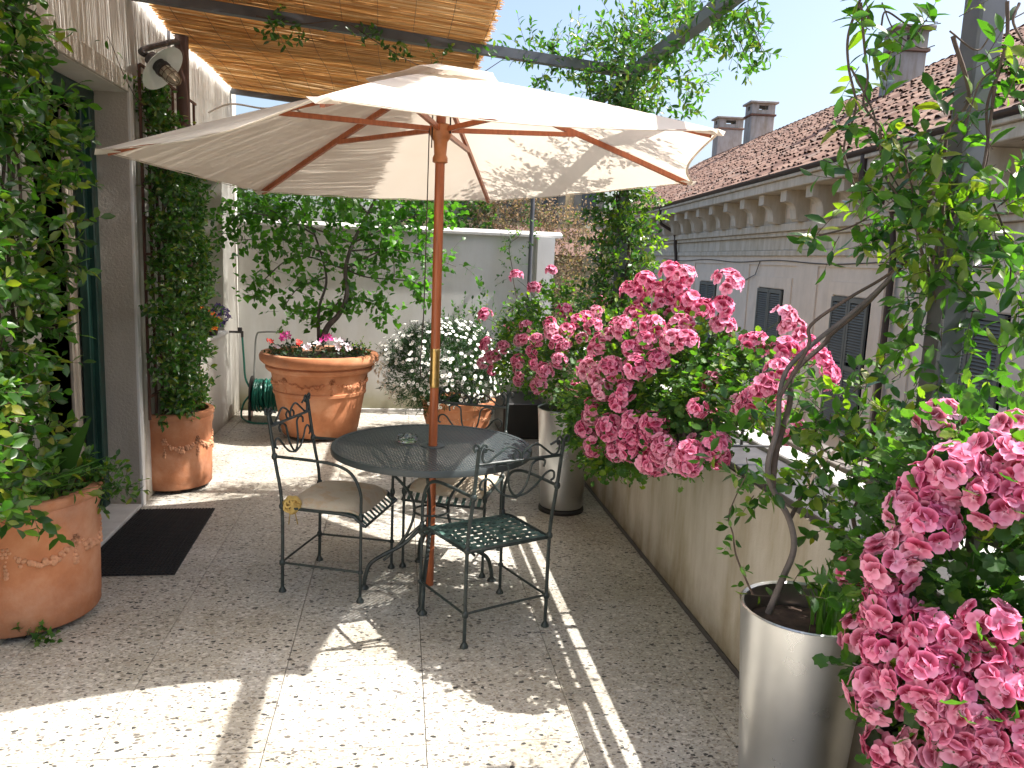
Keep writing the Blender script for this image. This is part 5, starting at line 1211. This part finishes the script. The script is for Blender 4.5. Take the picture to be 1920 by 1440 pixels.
# ---- flowers in the tub
def blooms(par, pts, mat, s, nm='flower'):
    Vf = []; Ff = []
    for k in range(5):
        a = 2 * PI * k / 5; b0 = len(Vf); Vf += [(0, 0, 0), (.6 * math.cos(a - .5), .6 * math.sin(a - .5), .35), (1. * math.cos(a), 1. * math.sin(a), .5), (.6 * math.cos(a + .5), .6 * math.sin(a + .5), .35)]; Ff += [(b0, b0 + 1, b0 + 2), (b0, b0 + 2, b0 + 3)]
    me = np_mesh(nm, np.array(Vf), np.array(Ff), mat, None)
    for q in pts:
        nn = unit(rng.normal(size=3) * .5 + [0.1, -.5, .7]); M = frames(unit(np.cross(nn, rng.normal(size=3)))[None], nn[None], np.array([s * rng.uniform(.8, 1.2)]), np.array(q)[None])[0]; inst(nm, me, par, M)
v19 = plant('cyclamen', (-.70, 7.33, .74), 'low ring of pink, white and red cyclamen round the tree in the tub', 'flowers')
a = rng.uniform(0, 2 * PI, 150); r = rng.uniform(.25, .46, 150); p = np.stack([-.70 + r * np.cos(a), 7.33 + r * np.sin(a), np.full(150, .76)], 1) + rng.normal(size=(150, 3)) * [0, 0, .012]
mass(v19, 'oval', p, rng.normal(size=(150, 3)) + [0, 0, .9], .07, 4, .045, 'leaf_cyclamen', 100, leafup=1)
def ringpts(lst): return [at(x, y, 1, 6.98) + rng.normal(size=3) * [.018, .03, .012] for x, y in lst for _ in range(4)]
blooms(v19, ringpts([(530, 632), (607, 636), (618, 632), (538, 630)]), 'petal_magenta', .030); blooms(v19, ringpts([(560, 641), (505, 640)]), 'petal_red', .024); blooms(v19, ringpts([(595, 643), (630, 640), (645, 645), (575, 650), (520, 648), (637, 650), (655, 655)]), 'petal_white', .028)
c_ = [at(x, y, 1, 7.0) for x, y in ((670, 650), (680, 656), (690, 655), (660, 646), (675, 645), (685, 650))]; mass(v19, 'tiny', c_, rng.normal(size=(6, 3)) + [0, 0, 1.], .06, 8, .025, 'leaf_lime', 40)
# sill pots
for (cy, mt, fm, lbl, n) in ((6.84, 'pansy_foil', 'petal_orange', 'orange potted flowers in an orange wrapper on the window sill', 16), (7.30, 'black_plastic', 'petal_purple', 'purple potted flowers farther along the window sill', 22)):
    t = plant('potted_flowers', (-1.62, cy, .895), lbl, 'flowers'); b = MB(); b.lathe([(0, 0), (.055, 0), (.075, .09), (.085, .11), (.07, .11), (0, .10)], (-1.64, cy, .896), 16); obj('pot', b, mt, t, True)
    p, d = ellip((-1.62, cy, 1.04), (.11, .14, .07), 24, .3); mass(t, 'oval', p, d, .05, 4, .035, 'leaf_ivy', 40)
    p, d = ellip((-1.60, cy, 1.06), (.13, .16, .10), n * 3, .7); blooms(t, p, fm, .028)

# ---- geraniums
UMB = [umbel_proto(s, n, r) for s, n, r in ((1, 16, .050), (2, 14, .046), (3, 19, .056), (4, 12, .042), (5, 17, .052))]
UMBIG = [umbel_proto(s, n, r, .0255) for s, n, r in ((11, 12, .050), (12, 10, .046), (13, 14, .055), (14, 13, .052))]
def geranium(loc, label, ells, heads, nleaf, lsize, protos, hs=1.0, lime=.15, group='pink geranium bushes', nsing=300, extra=0):
    t = plant('geranium', loc, label, 'geranium', group); E_ = [(np.array(c), np.array(r)) for c, r in ells]; o = np.array([0, 0, CAMH])
    tot = sum(np.prod(r) for _, r in E_); St = []; Dr = []
    for c, r in E_:
        p, d = ellip(c, r * .92, int(nleaf * np.prod(r) / tot), .35); St += list(p); Dr += list(d)
    idx = rng.permutation(len(St)); k = int(len(St) * (1 - lime))
    mass(t, 'ger', [St[i] for i in idx[:k]], [Dr[i] + np.array([0, 0, .3]) for i in idx[:k]], .08, 4, lsize, 'leaf_geranium', nsing, leafup=.9, petiole=.02, jitter=.5)
    if lime: mass(t, 'ger', [St[i] for i in idx[k:]], [Dr[i] + np.array([0, 0, .5]) for i in idx[k:]], .08, 4, lsize * .9, 'leaf_lime', 40, leafup=.9, petiole=.02)
    mes = [np_mesh('flower_head', *P[:2], 'petal_pink', P[2]) for P in protos]; lines = []
    pos = []
    for x, y in heads:
        r_ = AX @ np.array([(x - PPX) / FPX, (y - PPY) / FPX, 1.0]); best = None; near = None
        for c, r in E_:
            q, dv = (o - c) / r, r_ / r; A_, B_, C_ = dv @ dv, q @ dv, q @ q - 1; D = B_ * B_ - A_ * C_
            if D > 0:
                s_ = (-B_ - math.sqrt(D)) / A_
                if best is None or s_ < best[0]: best = (s_, c, r)
            s0 = -B_ / A_; m = np.linalg.norm(q + s0 * dv)
            if near is None or m < near[0]: near = (m, s0, c, r)
        if best: s_, c, r = best
        else: _, s_, c, r = near
        pos.append((o + r_ * s_, c, r))
    for _ in range(extra):
        c, r = E_[rng.integers(len(E_))]; d = unit(rng.normal(size=3) + [0, .8, .3]); pos.append((c + d * r, c, r))
    for P, c, r in pos:
        out = unit((P - c) / r); nn = unit(out + [.15, -.15, .35] + rng.normal(size=3) * .15); M = frames(unit(np.cross(nn, rng.normal(size=3)))[None], nn[None], np.array([hs * rng.uniform(.85, 1.15)]), (P + out * .015)[None])[0]
        inst('flower_head', mes[rng.integers(len(mes))], t, M); lines.append(smoothline([c + (P - c) * .45, c + (P - c) * .75 + [0, 0, .01], P - nn * .01], 3))
    stems('flower_stems', lines, .0025, 'stem_green', t, 4, .8, 'stuff'); return t
HM = [(1257,523),(1362,540),(1210,538),(1187,556),(1235,560),(1287,577),(1247,587),(1203,587),(1350,583),(1310,590),(1270,590),(1350,623),(1290,647),(1193,600),(1177,623),(1213,643),(1187,657),(1267,647),(1240,680),(1197,693),(1153,693),(1133,710),(1150,640),(1120,677),(1133,657),(1177,733),(1167,753),(1120,767),(1113,780),(1190,787),(1227,793),(1150,800),(1187,813),(1117,833),(1100,803),(1187,843),(1240,860),(1250,840),(1213,860),(1273,863),(1308,763),(1343,823),(1330,840),(1293,850),(1343,847),(1463,602),(1483,630),(1415,657),(1467,670),(1457,703),(1500,663),(1527,680),(1537,707),(1440,730),(1420,743),(1383,760),(1407,757),(1453,763),(1477,800),(1225,620),(1265,545),(1280,525),(1215,815),(1295,868),(1160,845),(1110,700),(1140,730)]
HR_ = [(1003,545),(1033,513),(970,522),(913,595),(918,647),(930,670),(927,693),(910,680),(947,652),(977,640),(987,617),(1010,640),(1033,610),(1037,627),(1063,623),(1090,637),(1083,608),(1117,617),(1057,585),(1157,613),(1122,568),(973,677),(980,693),(973,710),(1007,683),(1023,697),(1013,720),(1050,677),(1090,687),(1087,710),(1087,727),(1077,743),(1090,760),(1060,650),(1000,660),(1045,645),(1120,590)]
HF = [(1713,967),(1747,997),(1710,1030),(1723,1060),(1680,1060),(1670,1107),(1680,1140),(1717,1137),(1657,1160),(1640,1200),(1673,1223),(1625,1225),(1650,1287),(1753,1200),(1800,1213),(1813,1173),(1853,1173),(1710,1277),(1747,1260),(1800,1260),(1847,1260),(1897,1237),(1757,1320),(1827,1313),(1897,1310),(1680,1387),(1700,1413),(1730,1360),(1797,1377),(1843,1377),(1897,1377),(1763,1420),(1830,1427),(1800,887),(1747,913),(1723,930),(1763,953),(1900,823),(1860,860),(1913,847),(1913,887),(1863,937),(1897,927),(1870,1330),(1780,1290),(1740,1400),(1890,1420),(1690,1000),(1820,1350),(1660,1310)]
geranium((1.19, 3.15, 1.03), 'biggest pink geranium, billowing over the parapet to the right of the table', [((1.03, 3.78, .92), (.20, .36, .29)), ((1.12, 3.35, 1.13), (.24, .38, .34)), ((1.21, 3.08, 1.18), (.20, .30, .25)), ((1.40, 2.88, 1.22), (.15, .24, .14)), ((1.03, 3.45, .88), (.11, .38, .13)), ((1.12, 2.98, .97), (.10, .26, .10))], HM, 1900, .040, UMB, 1.0, .18, extra=14)
geranium((1.115, 5.12, .62), 'pink geranium in the steel planter beyond the table, partly in shade', [((1.13, 5.15, 1.0), (.33, .34, .30)), ((.98, 5.75, 1.0), (.30, .45, .30)), ((1.15, 5.8, 1.22), (.34, .45, .26)), ((1.35, 5.0, 1.15), (.2, .4, .2))], HR_, 1100, .040, UMB, .95, .3, extra=8)
geranium((1.31, 1.52, .56), 'deep pink geranium filling the lower right corner close to the viewer', [((1.31, 1.58, .99), (.24, .26, .27)), ((1.36, 1.62, 1.22), (.22, .24, .15)), ((1.26, 1.46, .80), (.22, .20, .20))], HF[::4] + HF[1::4] + HF[2::4], 800, .050, UMBIG, .98, .06, extra=5)
